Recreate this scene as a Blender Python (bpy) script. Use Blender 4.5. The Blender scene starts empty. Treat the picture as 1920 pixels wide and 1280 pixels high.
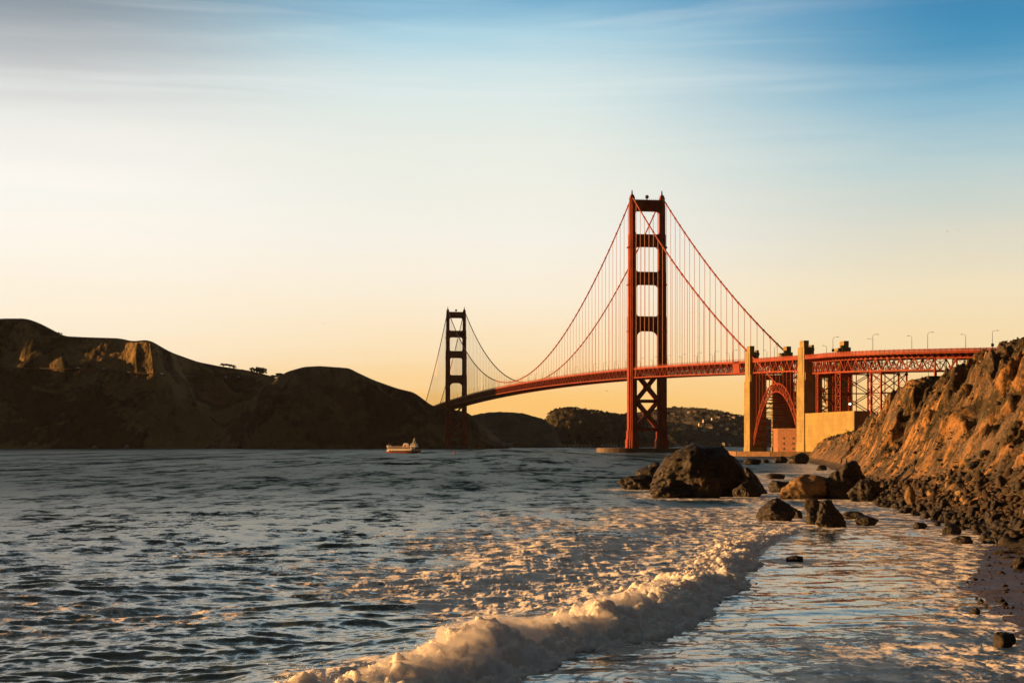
import bpy, math, random
import numpy as np
R = math.radians
random.seed(7)
RNG = np.random.default_rng(7)
SC = bpy.context.scene
COL = SC.collection
# ---------------------------------------------------------------- camera
F, HC, YH = 3132.0, 7.0, 833.0          # focal length in photo pixels, eye height (m), horizon row
cam_d = bpy.data.cameras.new("camera"); cam = bpy.data.objects.new("camera", cam_d); COL.objects.link(cam)
cam.location = (0, 0, HC); cam.rotation_euler = (R(90), 0, 0)
cam_d.sensor_width = 36; cam_d.lens = 36 * F / 1920; cam_d.shift_y = (YH - 640) / 1920
cam_d.clip_start = 0.5; cam_d.clip_end = 40000
SC.camera = cam
# ---------------------------------------------------------------- sun, sky, exposure
SUN_AZ, SUN_EL = 81.0, 5.3              # degrees left of the view axis, degrees up
sdir = np.array([-math.sin(R(SUN_AZ)) * math.cos(R(SUN_EL)), math.cos(R(SUN_AZ)) * math.cos(R(SUN_EL)), math.sin(R(SUN_EL))])
ld = bpy.data.lights.new("sun", 'SUN'); ld.energy = 5.0; ld.angle = R(0.5); ld.color = (1.0, 0.47, 0.14)
sun = bpy.data.objects.new("sun", ld); COL.objects.link(sun)
import mathutils
sun.rotation_euler = mathutils.Vector(sdir).to_track_quat('Z', 'Y').to_euler()
sun.location = (-200, 60, 120)
SC.cycles.volume_bounces = 2
SC.view_settings.view_transform = 'Standard'; SC.view_settings.look = 'None'
SC.view_settings.exposure = 0.9; SC.view_settings.gamma = 1.0

def lin(c):
    return tuple((v / 255 / 12.92) if v / 255 <= 0.04045 else ((v / 255 + 0.055) / 1.055) ** 2.4 for v in c) + (1.0,)

class NT:
    """small node-tree writer"""
    def __init__(s, tree): s.t = tree; s.n = tree.nodes; s.l = tree.links
    def add(s, typ, **kw):
        n = s.n.new(typ)
        for k, v in kw.items(): setattr(n, k, v)
        return n
    def put(s, sock, v):
        if hasattr(v, 'is_linked') or hasattr(v, 'links'): s.l.new(v, sock)
        else:
            if isinstance(v, (tuple, list)) and len(v) == 3 and sock.type == 'RGBA': v = tuple(v) + (1.0,)
            sock.default_value = v
    def math(s, op, a, b=0.0, c=0.0, clamp=False):
        n = s.add('ShaderNodeMath', operation=op, use_clamp=clamp)
        s.put(n.inputs[0], a); s.put(n.inputs[1], b); s.put(n.inputs[2], c)
        return n.outputs[0]
    def mix(s, f, a, b, mode='MIX'):
        n = s.add('ShaderNodeMix', data_type='RGBA', blend_type=mode)
        s.put(n.inputs[0], f); s.put(n.inputs[6], a); s.put(n.inputs[7], b)
        return n.outputs[2]
    def rng(s, v, a, b, c=0.0, d=1.0, smooth=False):
        n = s.add('ShaderNodeMapRange', interpolation_type='SMOOTHSTEP' if smooth else 'LINEAR')
        s.put(n.inputs[0], v)
        for i, x in enumerate((a, b, c, d)): s.put(n.inputs[1 + i], x)
        return n.outputs[0]
    def ramp(s, f, stops):
        n = s.add('ShaderNodeValToRGB'); e = n.color_ramp.elements
        while len(e) < len(stops): e.new(0.5)
        for i, (p, c) in enumerate(stops): e[i].position = p; e[i].color = c if len(c) == 4 else tuple(c) + (1,)
        s.put(n.inputs[0], f); return n.outputs[0]
    def noise(s, vec, scale, detail=4, rough=0.55, dist=0.0):
        n = s.add('ShaderNodeTexNoise'); s.put(n.inputs['Vector'], vec)
        n.inputs['Scale'].default_value = scale; n.inputs['Detail'].default_value = detail
        n.inputs['Roughness'].default_value = rough; n.inputs['Distortion'].default_value = dist
        return n.outputs[0]
    def mapping(s, vec, scale=(1, 1, 1), rot=(0, 0, 0), loc=(0, 0, 0)):
        n = s.add('ShaderNodeMapping'); s.put(n.inputs[0], vec)
        n.inputs['Scale'].default_value = scale; n.inputs['Rotation'].default_value = rot; n.inputs['Location'].default_value = loc
        return n.outputs[0]
    def bump(s, h, strength=0.5, dist=1.0, normal=None):
        n = s.add('ShaderNodeBump'); s.put(n.inputs['Height'], h); s.put(n.inputs['Strength'], strength); s.put(n.inputs['Distance'], dist)
        if normal is not None: s.put(n.inputs['Normal'], normal)
        return n.outputs[0]

w = bpy.data.worlds.new("World"); SC.world = w; w.use_nodes = True
T = NT(w.node_tree); T.n.clear()
co = T.add('ShaderNodeTexCoord').outputs['Generated']
sp = T.add('ShaderNodeSeparateXYZ'); T.put(sp.inputs[0], co)
dx, dy, dz = sp.outputs
sky = T.add('ShaderNodeTexSky', sky_type='NISHITA', sun_disc=False)
sky.sun_elevation = R(SUN_EL); sky.sun_rotation = R(-SUN_AZ)
sky.air_density = 1.2; sky.dust_density = 2.0
zc = T.math('ADD', dz, T.math('MULTIPLY', T.math('SUBTRACT', T.noise(T.mapping(co, (2.2, 2.2, 26), (0, R(4), 0)), 3.0, 5, 0.55), 0.5), 0.020))
zc = T.math('MAXIMUM', zc, 0.0)
mid = T.ramp(zc, [(0, lin((253, 186, 98))), (.027, lin((253, 201, 122))), (.058, lin((252, 226, 184))), (.09, lin((250, 237, 214))),
    (.122, lin((244, 240, 229))), (.17, lin((233, 236, 226))), (.205, lin((217, 231, 229))), (.237, lin((176, 212, 226))),
    (.262, lin((104, 166, 202))), (.30, lin((78, 100, 108))), (.42, lin((48, 60, 64))), (1, lin((52, 56, 58)))])
rgt = T.ramp(zc, [(0, lin((253, 190, 104))), (.027, lin((250, 204, 130))), (.058, lin((246, 219, 172))), (.09, lin((240, 224, 190))),
    (.122, lin((218, 216, 200))), (.16, lin((184, 206, 208))), (.195, lin((130, 180, 204))), (.228, lin((70, 146, 186))),
    (.262, lin((40, 124, 174))), (.30, lin((66, 98, 116))), (.42, lin((48, 60, 64))), (1, lin((52, 56, 58)))])
lft = T.ramp(zc, [(0, lin((254, 196, 120))), (.03, lin((254, 222, 176))), (.07, lin((253, 238, 212))), (.11, lin((252, 244, 230))),
    (.15, lin((251, 247, 239))), (.185, lin((234, 233, 228))), (.22, lin((190, 194, 196))), (.26, lin((118, 136, 150))),
    (.31, lin((78, 94, 102))), (.42, lin((48, 58, 62))), (1, lin((52, 56, 58)))])
hx = T.math('DIVIDE', dx, T.math('MAXIMUM', T.math('SQRT', T.math('ADD', T.math('MULTIPLY', dx, dx), T.math('MULTIPLY', dy, dy))), 0.001))
c = T.mix(T.rng(hx, 0.0, 0.27, 0, 1, True), mid, rgt)
c = T.mix(T.rng(hx, -0.05, -0.27, 0, 1, True), c, lft)
# thin high cloud streaks
cl = T.noise(T.mapping(co, (1.5, 1.5, 24), (0, R(4), 0), (3, 1, 0)), 2.4, 5, 0.52, 0.6)
cl = T.math('MULTIPLY', T.rng(cl, 0.46, 0.72, 0, 1, True), T.math('MULTIPLY', T.rng(dz, 0.08, 0.2, 0, 0.42, True), T.rng(dx, 0.0, 0.22, 1, 0.15)))
c = T.mix(cl, c, lin((232, 238, 236)))
# the dusk side, behind the camera and overhead, is far darker than the sunset side
dark = T.rng(dy, -0.78, 0.25, 0.0, 1.0, True)
c = T.mix(1.0, c, T.mix(dark, (0.03, 0.028, 0.03), (1, 1, 1)), 'MULTIPLY')
c = T.mix(1.0, c, (5.57, 5.57, 5.57, 1), 'MULTIPLY')
c = T.mix(0.98, sky.outputs[0], c)
bg = T.add('ShaderNodeBackground'); T.put(bg.inputs[0], c); bg.inputs[1].default_value = 0.1
out = T.add('ShaderNodeOutputWorld'); T.l.new(bg.outputs[0], out.inputs[0])

# ---------------------------------------------------------------- numpy noise
def _hash(i, j, k):
    n = (i * 374761393 + j * 668265263 + k * 1440662683) & 0xffffffff
    n = ((n ^ (n >> 13)) * 1274126177) & 0xffffffff
    n = ((n ^ (n >> 16)) * 2246822519) & 0xffffffff
    return ((n ^ (n >> 15)) & 0xffff) / 65535.0
def vnoise(x, y, z=0.0):
    x = np.asarray(x, float); y = np.asarray(y, float) + 0 * x; z = np.asarray(z, float) + 0 * x
    i, j, k = np.floor(x).astype(np.int64), np.floor(y).astype(np.int64), np.floor(z).astype(np.int64)
    u, v, q = x - i, y - j, z - k
    u, v, q = (t * t * t * (t * (t * 6 - 15) + 10) for t in (u, v, q))
    def L(a, b, t): return a + (b - a) * t
    a = L(L(_hash(i, j, k), _hash(i+1, j, k), u), L(_hash(i, j+1, k), _hash(i+1, j+1, k), u), v)
    b = L(L(_hash(i, j, k+1), _hash(i+1, j, k+1), u), L(_hash(i, j+1, k+1), _hash(i+1, j+1, k+1), u), v)
    return L(a, b, q) * 2 - 1
def fbm(x, y, z=0.0, o=5, g=0.5, lac=2.03):
    s, a = 0.0, 1.0
    for q in range(o):
        s = s + a * vnoise(x + 17.3 * q, y - 9.1 * q, np.asarray(z) + 5.7 * q); a *= g; x = x * lac; y = y * lac; z = np.asarray(z) * lac
    return s
def ridged(x, y, z=0.0, o=5, g=0.5, lac=2.03):
    s, a = 0.0, 1.0
    for q in range(o):
        s = s + a * (1 - 2 * np.abs(vnoise(x + 31.7 * q, y + 12.9 * q, np.asarray(z) + 3.3 * q))); a *= g; x = x * lac; y = y * lac; z = np.asarray(z) * lac
    return s
def billow(x, y, z=0.0, o=5, g=0.5, lac=2.03):
    return -ridged(x, y, z, o, g, lac)
def sstep(a, b, x):
    t = np.clip((np.asarray(x, float) - a) / (b - a), 0, 1); return t * t * (3 - 2 * t)

# ---------------------------------------------------------------- objects
WORLD_ORG = {}
def tag(o, label=None, cat=None, group=None, kind=None):
    if label: o['label'] = label
    if cat: o['category'] = cat
    if group: o['group'] = group
    if kind: o['kind'] = kind
    return o
def empty(name, loc):
    o = bpy.data.objects.new(name, None); COL.objects.link(o); o.location = loc; o.empty_display_size = 0.5
    WORLD_ORG[o.name] = np.array(loc, float); return o
def np_mesh(name, v, f, smooth=False):
    """v (n,3) float, f (m,3|4) int"""
    me = bpy.data.meshes.new(name); v = np.asarray(v, np.float32); f = np.asarray(f, np.int32)
    k = f.shape[1]
    me.vertices.add(len(v)); me.vertices.foreach_set('co', v.ravel())
    me.loops.add(f.size); me.loops.foreach_set('vertex_index', f.ravel())
    me.polygons.add(len(f)); me.polygons.foreach_set('loop_start', np.arange(0, f.size, k, dtype=np.int32))
    me.update(calc_edges=True); me.validate()
    if smooth: me.polygons.foreach_set('use_smooth', np.ones(len(me.polygons), bool))
    return me
def link(name, me, mat, parent=None, loc=None):
    """link mesh given in WORLD coordinates; origin is the parent's (or loc)"""
    o = bpy.data.objects.new(name, me); COL.objects.link(o)
    if parent is not None: org = WORLD_ORG[parent.name]; o.parent = parent
    else: org = np.array(loc if loc is not None else (0, 0, 0), float); o.location = tuple(org)
    WORLD_ORG[o.name] = org
    if np.any(org): me.transform(mathutils.Matrix.Translation(tuple(-org)))
    if mat is not None: me.materials.append(mat)
    return o
def grid_faces(nr, nc):
    a = np.arange(nr * nc).reshape(nr, nc)
    return np.stack([a[:-1, :-1], a[:-1, 1:], a[1:, 1:], a[1:, :-1]], -1).reshape(-1, 4)
def P(px, py, Y):
    return np.array([(px - 960) / F * Y, Y, HC + (YH - py) / F * Y])
def ground(px, py, z=0.0):
    Y = F * (HC - z) / (py - YH); return np.array([(px - 960) / F * Y, Y, z])

class MB:
    """collects boxes, bars, tubes and prisms into one mesh"""
    def __init__(s): s.v = []; s.f = []
    def _add(s, vs, fs):
        b = len(s.v); s.v.extend(tuple(map(float, p)) for p in vs); s.f.extend(tuple(b + i for i in q) for q in fs)
    def prism(s, low, top):
        n = len(low); s._add(list(low) + list(top), [tuple(range(n - 1, -1, -1)), tuple(range(n, 2 * n))] + [(i, (i + 1) % n, n + (i + 1) % n, n + i) for i in range(n)])
    def bar(s, a, b, w, h=None, up=(0, 0, 1)):
        h = w if h is None else h; a = np.array(a, float); b = np.array(b, float); d = b - a; L = np.linalg.norm(d)
        if L < 1e-6: return
        d /= L; u = np.array(up, float)
        if abs(d @ u) > 0.95: u = np.array((BN[0], BN[1], 0.0))
        r = np.cross(d, u); r /= np.linalg.norm(r); u = np.cross(r, d)
        q = [(-1, -1), (1, -1), (1, 1), (-1, 1)]
        s.prism([a + r * w / 2 * i + u * h / 2 * j for i, j in q], [b + r * w / 2 * i + u * h / 2 * j for i, j in q])
    def box(s, c, sx, sy, sz, ax=(1, 0, 0)):
        """box whose base centre is c, x axis ax (horizontal)"""
        c = np.array(c, float); a = np.array(ax, float); a /= np.linalg.norm(a); b = np.array((-a[1], a[0], 0)); z = np.array((0, 0, sz))
        low = [c + a * sx / 2 * i + b * sy / 2 * j for i, j in ((-1, -1), (1, -1), (1, 1), (-1, 1))]
        s.prism(low, [p + z for p in low])
    def tube(s, pts, r, n=6):
        pts = [np.array(p, float) for p in pts]; rs = r if hasattr(r, '__len__') else [r] * len(pts); rings = []
        for i, p in enumerate(pts):
            d = pts[min(i + 1, len(pts) - 1)] - pts[max(i - 1, 0)]; d /= max(np.linalg.norm(d), 1e-9)
            u = np.array((0, 0, 1.0)) if abs(d[2]) < 0.95 else np.array((1.0, 0, 0))
            x = np.cross(d, u); x /= np.linalg.norm(x); y = np.cross(x, d)
            rings.append([p + rs[i] * (x * math.cos(2 * math.pi * k / n) + y * math.sin(2 * math.pi * k / n)) for k in range(n)])
        vs = [q for g in rings for q in g]; fs = []
        for i in range(len(rings) - 1):
            for k in range(n): fs.append((i * n + k, i * n + (k + 1) % n, (i + 1) * n + (k + 1) % n, (i + 1) * n + k))
        fs.append(tuple(range(n - 1, -1, -1))); fs.append(tuple((len(rings) - 1) * n + k for k in range(n)))
        s._add(vs, fs)
    def ball(s, c, r, n=10, sz=1.0):
        vs, fs = [], []; m = n // 2
        for i in range(m + 1):
            t = math.pi * i / m
            for k in range(n): vs.append((c[0] + r * math.sin(t) * math.cos(2 * math.pi * k / n), c[1] + r * math.sin(t) * math.sin(2 * math.pi * k / n), c[2] + r * sz * math.cos(t)))
        for i in range(m):
            for k in range(n): fs.append((i * n + k, i * n + (k + 1) % n, (i + 1) * n + (k + 1) % n, (i + 1) * n + k))
        s._add(vs, fs)
    def mesh(s, name):
        me = bpy.data.meshes.new(name); me.from_pydata(s.v, [], s.f); me.update(); return me
    def build(s, name, mat, parent=None, loc=None): return link(name, s.mesh(name), mat, parent, loc)

# ---------------------------------------------------------------- materials
def mat(name):
    m = bpy.data.materials.new(name); m.use_nodes = True; t = NT(m.node_tree); b = t.n['Principled BSDF']
    return m, t, b
def simple(name, col, rough=0.6, var=0.25, scale=1.0, metal=0.0, bump=0.0, stretch=(1, 1, 1)):
    m, t, b = mat(name); pos = t.add('ShaderNodeNewGeometry').outputs['Position']
    n = t.noise(t.mapping(pos, stretch), scale, 5, 0.6)
    c = t.mix(t.rng(n, 0.3, 0.7), tuple(x * (1 - var) for x in col), tuple(min(1, x * (1 + var)) for x in col))
    t.put(b.inputs['Base Color'], c); b.inputs['Roughness'].default_value = rough; b.inputs['Metallic'].default_value = metal
    if bump: t.put(b.inputs['Normal'], t.bump(n, bump, 0.3))
    return m
M = {}
M['steel'] = simple('orange_red_painted_steel', (0.28, 0.050, 0.019), 0.6, 0.30, 0.12)
M['steel'].node_tree.nodes['Principled BSDF'].inputs['Specular IOR Level'].default_value = 0.15
M['cable'] = simple('painted_cable', (0.34, 0.07, 0.035), 0.5, 0.1, 0.2)
def concrete(name, c1, c2, c3):
    m, t, b = mat(name); g = t.add('ShaderNodeNewGeometry').outputs['Position']
    n1 = t.noise(g, 0.12, 6, 0.62); n2 = t.noise(t.mapping(g, (1, 1, 0.06)), 0.8, 5, 0.65); n3 = t.noise(g, 1.6, 4, 0.6)
    c = t.mix(t.rng(n1, 0.38, 0.62, 0, 1, True), c1, c2)
    c = t.mix(t.rng(n2, 0.52, 0.70, 0, 0.75, True), c, c3)                       # rain streaks
    sp_ = t.add('ShaderNodeSeparateXYZ'); t.put(sp_.inputs[0], g)
    fr = t.math('FRACT', t.math('DIVIDE', t.math('ADD', sp_.outputs[2], t.math('MULTIPLY', n3, 0.15)), 3.1))
    c = t.mix(t.rng(fr, 0.0, 0.09, 0.55, 0), c, c3)                              # lift joints of the formwork
    c = t.mix(t.rng(n3, 0.55, 0.72, 0, 0.4), c, c3)
    t.put(b.inputs['Base Color'], c); b.inputs['Roughness'].default_value = 0.9
    t.put(b.inputs['Normal'], t.bump(t.math('ADD', n3, t.rng(fr, 0.0, 0.06, -0.6, 0)), 0.35, 0.25)); return m
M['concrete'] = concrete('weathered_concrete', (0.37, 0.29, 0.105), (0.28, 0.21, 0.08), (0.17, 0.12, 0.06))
M['darkconc'] = simple('wet_concrete', (0.13, 0.095, 0.065), 0.7, 0.3, 0.3)
M['asphalt'] = simple('asphalt', (0.05, 0.05, 0.05), 0.8, 0.2, 1.0)
M['brick'] = simple('old_red_brick', (0.32, 0.15, 0.08), 0.85, 0.3, 0.8)
M['lamp_metal'] = simple('dark_grey_metal', (0.06, 0.05, 0.045), 0.5, 0.1, 1.0)
M['dark'] = simple('dark_opening', (0.015, 0.013, 0.012), 0.6, 0.1, 1.0)
M['white'] = simple('white_paint', (0.78, 0.76, 0.72), 0.45, 0.06, 0.4)
M['red'] = simple('red_paint', (0.42, 0.05, 0.03), 0.45, 0.1, 0.4)
M['black'] = simple('black_feathers', (0.02, 0.02, 0.02), 0.7, 0.1, 3.0)
M['bird'] = simple('grey_feathers', (0.12, 0.11, 0.10), 0.7, 0.1, 3.0)
M['glass'] = simple('window_glass', (0.02, 0.025, 0.03), 0.08, 0.1, 1.0)
M['pale'] = simple('pale_house_wall', (0.74, 0.66, 0.56), 0.7, 0.12, 0.1)
M['roof'] = simple('brown_house_roof', (0.10, 0.07, 0.055), 0.8, 0.2, 0.2)
M['leaf'] = simple('dark_foliage', (0.035, 0.045, 0.018), 0.7, 0.45, 0.35)
M['bark'] = simple('bark', (0.06, 0.04, 0.03), 0.9, 0.3, 1.0)
# ================================================================ terrain
SHORE = np.array([(-80, 5), (-30, 22), (-8, 30), (4, 38), (12, 46), (17, 53), (19, 60), (20.2, 68), (22.8, 82), (26.5, 94), (30.5, 107),
    (35.5, 124), (38.5, 145), (41, 172), (47, 226), (60, 300), (78, 400), (95, 500), (112, 620), (131, 756), (150, 850), (168, 925), (186, 962)], float)
WAVE = np.array([(-9, 20), (-4.5, 40), (-2.2, 46), (0, 51.3), (1.63, 56.6), (4.3, 61.4), (7.3, 69), (9.8, 79), (13.3, 96.6), (18.0, 119), (21.8, 131), (24.5, 145), (30, 190)], float)
def resample(poly, step):
    s = np.r_[0, np.cumsum(np.linalg.norm(np.diff(poly, axis=0), axis=1))]
    # Catmull-Rom by dense interpolation, then even steps
    out = []
    for i in range(len(poly) - 1):
        p0, p1, p2, p3 = poly[max(i-1, 0)], poly[i], poly[i+1], poly[min(i+2, len(poly)-1)]
        for u in np.linspace(0, 1, 40, endpoint=False):
            out.append(0.5 * ((2*p1) + (-p0+p2)*u + (2*p0-5*p1+4*p2-p3)*u*u + (-p0+3*p1-3*p2+p3)*u**3))
    out = np.array(out + [poly[-1]]); s = np.r_[0, np.cumsum(np.linalg.norm(np.diff(out, axis=0), axis=1))]
    q = np.arange(0, s[-1], step)
    return np.stack([np.interp(q, s, out[:, k]) for k in range(out.shape[1])], 1)
def sdist(poly, X, Y):
    """signed distance to a polyline (positive on its right side) and the Y of the nearest point"""
    best = np.full(X.shape, 1e18); sg = np.zeros(X.shape); yn = np.zeros(X.shape)
    for a, b in zip(poly[:-1], poly[1:]):
        d = b - a; L2 = d @ d
        t = np.clip(((X - a[0]) * d[0] + (Y - a[1]) * d[1]) / L2, 0, 1)
        qx, qy = a[0] + t * d[0], a[1] + t * d[1]
        e = (X - qx) ** 2 + (Y - qy) ** 2; m = e < best
        best = np.where(m, e, best); yn = np.where(m, qy, yn)
        sg = np.where(m, np.where((X - a[0]) * d[1] - (Y - a[1]) * d[0] >= 0, 1.0, -1.0), sg)
    return np.sqrt(best) * sg, yn

# ---- beach sheet (also under the camera)
def beach():
    xs = np.r_[np.arange(-80, 8, 4.0), np.arange(8, 50, 0.25), np.arange(50, 140, 3.0)]
    ys = np.r_[np.arange(-80, 36, 3.0), np.arange(36, 135, 0.3)]
    X, Y = np.meshgrid(xs, ys); d, yn = sdist(SHORE, X, Y)
    Z = np.where(d > 0, 0.055 * np.minimum(d, 12) + 0.16 * np.maximum(d - 12, 0), 0.09 * d)
    Z = np.where(d > 0, np.minimum(Z, 5.1 + 0.02 * d), Z)
    Z += 0.035 * fbm(X / 3.0, Y / 5.0, 2.2, 3) + 0.008 * fbm(X / 0.5, Y / 0.5, 1.0, 2)
    Z += 0.02 - 0.16 * sstep(110, 128, Y)
    m, t, b = mat('wet_sand'); g = t.add('ShaderNodeNewGeometry').outputs['Position']
    n1 = t.noise(g, 0.35, 5); n2 = t.noise(t.mapping(g, (1, 0.4, 1)), 2.2, 4)
    c = t.mix(t.rng(n1, 0.35, 0.65), (0.075, 0.043, 0.024), (0.14, 0.085, 0.046)); c = t.mix(t.rng(n2, 0.45, 0.65, 0, 0.7), c, (0.03, 0.021, 0.016))
    t.put(b.inputs['Base Color'], c); t.put(b.inputs['Roughness'], t.rng(n1, 0.3, 0.7, 0.3, 0.55)); b.inputs['Specular IOR Level'].default_value = 0.16
    n5 = t.noise(t.mapping(g, (1, 0.22, 1), (0, 0, R(-12))), 3.0, 5, 0.65); t.put(b.inputs['Normal'], t.bump(t.math('ADD', n5, t.math('MULTIPLY', t.noise(g, 14, 3), 0.3)), 0.6, 0.12))
    o = link('beach', np_mesh('beach', np.stack([X, Y, Z], -1).reshape(-1, 3), grid_faces(len(ys), len(xs)), True), m); tag(o, kind='structure')
beach()

# ---- sea cliff
HY = np.array([(0, 36), (110, 36), (160, 32), (220, 21.2), (250, 21.2), (303, 19.6), (335, 19.0), (365, 19.8), (430, 21.2), (468, 21.0), (500, 16.5), (544, 12.4), (650, 10.5), (780, 9.2), (880, 6.2), (960, 3.4)], float)
def cliff():
    sh = resample(SHORE, 0.35)
    sh = sh[sh[:, 1] > 100]
    keep, last = [], -9
    acc = 0
    for i, p in enumerate(sh):
        step = 0.35 if p[1] < 320 else (0.7 if p[1] < 520 else 1.4)
        if acc <= 0: keep.append(i); acc = step
        acc -= 0.35
    sh = sh[keep]
    tan = np.gradient(sh, axis=0); tan /= np.linalg.norm(tan, axis=1)[:, None]
    k = np.ones(61) / 61; tan = np.stack([np.convolve(np.pad(tan[:, q], 30, 'edge'), k, 'valid') for q in (0, 1)], 1); tan /= np.linalg.norm(tan, axis=1)[:, None]
    nor = np.stack([tan[:, 1], -tan[:, 0]], 1)                 # inland
    ds = np.r_[np.arange(-5, 40, 0.3), np.arange(40, 70, 1.0), np.arange(70, 420, 9.0)]
    X = sh[:, 0][:, None] + nor[:, 0][:, None] * ds; Y = sh[:, 1][:, None] + nor[:, 1][:, None] * ds
    D = np.broadcast_to(ds, X.shape); YS = np.broadcast_to(sh[:, 1][:, None], X.shape)
    Tm = np.r_[0, np.cumsum(np.linalg.norm(np.diff(sh, axis=0), axis=1))]; TT = np.broadcast_to(Tm[:, None], X.shape)
    t_at = lambda y: np.interp(y, sh[:, 1], Tm)
    env = sstep(3, 14, D) * (1 - 0.6 * sstep(38, 70, D))
    sk = TT - 0.12 * D                                          # gullies run down and away to the left
    sk = sk + 3.5 * fbm(TT / 11, D / 11, 2.0, 3)
    g = -5.0 + 4.6 * ridged(sk / 26, D / 60, 1.0, 3, 0.5) + 3.6 * ridged(sk / 8.5, D / 22, 5.0, 3, 0.55) + 0.7 * ridged(sk / 2.4, D / 7, 9.0, 3)
    rib = -2.0 * np.exp(-((sk - t_at(232)) / 12) ** 2) + 3.0 * np.exp(-((sk - t_at(318)) / 9) ** 2) - 6.0 * np.exp(-((sk - t_at(262)) / 10) ** 2)
    g = g + rib * (1 - sstep(20, 40, D))
    rock = 1.7 * ridged(X / 5.5, Y / 7.5, D / 6, 5, 0.6) + 0.35 * fbm(X / 1.4, Y / 1.4, D / 1.5, 4, 0.6)
    for yy_, dd_, a_, rt_, rd_ in ((292, 10, -6.5, 9, 8), (342, 8, 4.5, 10, 7), (222, 13, -5.0, 6, 7), (205, 6, 3.0, 5, 6), (178, 14, -3.5, 5, 7), (410, 9, -4.5, 12, 6)):
        g = g + a_ * np.exp(-((TT - t_at(yy_) + 0.25 * (D - dd_)) / rt_) ** 2 - ((D - dd_) / rd_) ** 2)
    def saw(q): q = q - np.floor(q); return np.where(q < 0.8, q / 0.8, (1 - q) / 0.2) - 0.5
    wz = 0.9 * D + 0.9 * fbm(X / 6, Y / 6, D / 6, 3)
    strata = 1.7 * saw((0.55 * TT + 0.75 * wz) / 6.5) * (0.4 + 0.6 * (vnoise(TT / 13, D / 9, 4.0) > 0)) + 0.7 * saw((0.75 * TT - 0.5 * wz) / 2.6 + 0.3) + 0.35 * saw((0.5 * TT + wz) / 1.3)
    d2 = D + env * (g + rock * 0.9 + strata)
    tw = np.interp(YS, [100, 124, 172, 226, 300, 960], [12, 9.5, 8, 5, 3, 2.5])   # talus strip
    ts = np.interp(YS, [100, 124, 172, 960], [0.12, 0.4, 0.5, 0.5])
    Z = np.where(d2 < 0, 0.35 * d2, ts * np.minimum(d2, tw) + 0.98 * np.maximum(d2 - tw, 0))
    H = np.interp(YS, HY[:, 0], HY[:, 1]) + 0.7 * fbm(TT / 9, D / 9, 3.0, 4)
    s = 1.6; Z = -s * np.logaddexp(-Z / s, -H / s)               # soft cap on the plateau
    Z += 0.015 * np.maximum(D - 40, 0) + sstep(2, 8, D) * (0.16 * ridged(X / 0.9, Y / 1.1, D, 3) + 0.10 * fbm(X / 0.45, Y / 0.45, D, 2))
    Z += 0.25 * (1 - sstep(0, tw, D)) * sstep(-4, 1, D) * billow(X / 1.3, Y / 1.3, 0.5, 3)
    m, t, b = mat('cliff_earth'); geo = t.add('ShaderNodeNewGeometry'); g = geo.outputs['Position']
    st = t.mapping(g, (1, 1, 0.6), (0, R(-35), R(10)))
    n1 = t.noise(g, 0.09, 6, 0.6); n2 = t.noise(st, 0.45, 7, 0.65, 0.4); n3 = t.noise(g, 3.0, 5, 0.65); n4 = t.noise(st, 1.3, 5, 0.6)
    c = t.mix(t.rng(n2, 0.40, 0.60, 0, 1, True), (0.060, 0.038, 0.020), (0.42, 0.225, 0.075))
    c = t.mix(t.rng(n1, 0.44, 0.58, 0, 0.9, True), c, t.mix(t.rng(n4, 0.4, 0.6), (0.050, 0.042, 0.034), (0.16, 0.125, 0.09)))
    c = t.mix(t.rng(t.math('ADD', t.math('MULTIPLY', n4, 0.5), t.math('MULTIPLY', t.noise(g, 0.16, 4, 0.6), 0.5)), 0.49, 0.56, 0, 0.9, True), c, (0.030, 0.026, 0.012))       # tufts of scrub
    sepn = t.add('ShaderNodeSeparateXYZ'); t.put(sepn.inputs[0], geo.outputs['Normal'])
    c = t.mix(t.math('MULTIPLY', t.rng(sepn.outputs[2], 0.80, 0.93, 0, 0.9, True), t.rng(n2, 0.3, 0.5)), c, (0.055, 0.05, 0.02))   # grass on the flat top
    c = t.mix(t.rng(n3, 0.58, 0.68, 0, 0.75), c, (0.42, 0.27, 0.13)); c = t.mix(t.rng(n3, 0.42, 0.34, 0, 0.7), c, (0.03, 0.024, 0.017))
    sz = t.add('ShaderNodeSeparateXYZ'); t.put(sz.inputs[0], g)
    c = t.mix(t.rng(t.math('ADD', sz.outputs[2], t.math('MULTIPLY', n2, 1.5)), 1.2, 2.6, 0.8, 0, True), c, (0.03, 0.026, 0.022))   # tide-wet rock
    t.put(b.inputs['Base Color'], c); b.inputs['Roughness'].default_value = 0.9
    h = t.math('ADD', t.math('MULTIPLY', n2, 0.6), t.math('ADD', t.math('MULTIPLY', n3, 0.25), t.math('MULTIPLY', n4, 0.4)))
    t.put(b.inputs['Normal'], t.bump(h, 0.9, 0.9))
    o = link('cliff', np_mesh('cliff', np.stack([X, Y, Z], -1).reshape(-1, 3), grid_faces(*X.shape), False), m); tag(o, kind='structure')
    return X, Y, Z, D, YS, o
CL = cliff()

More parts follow.
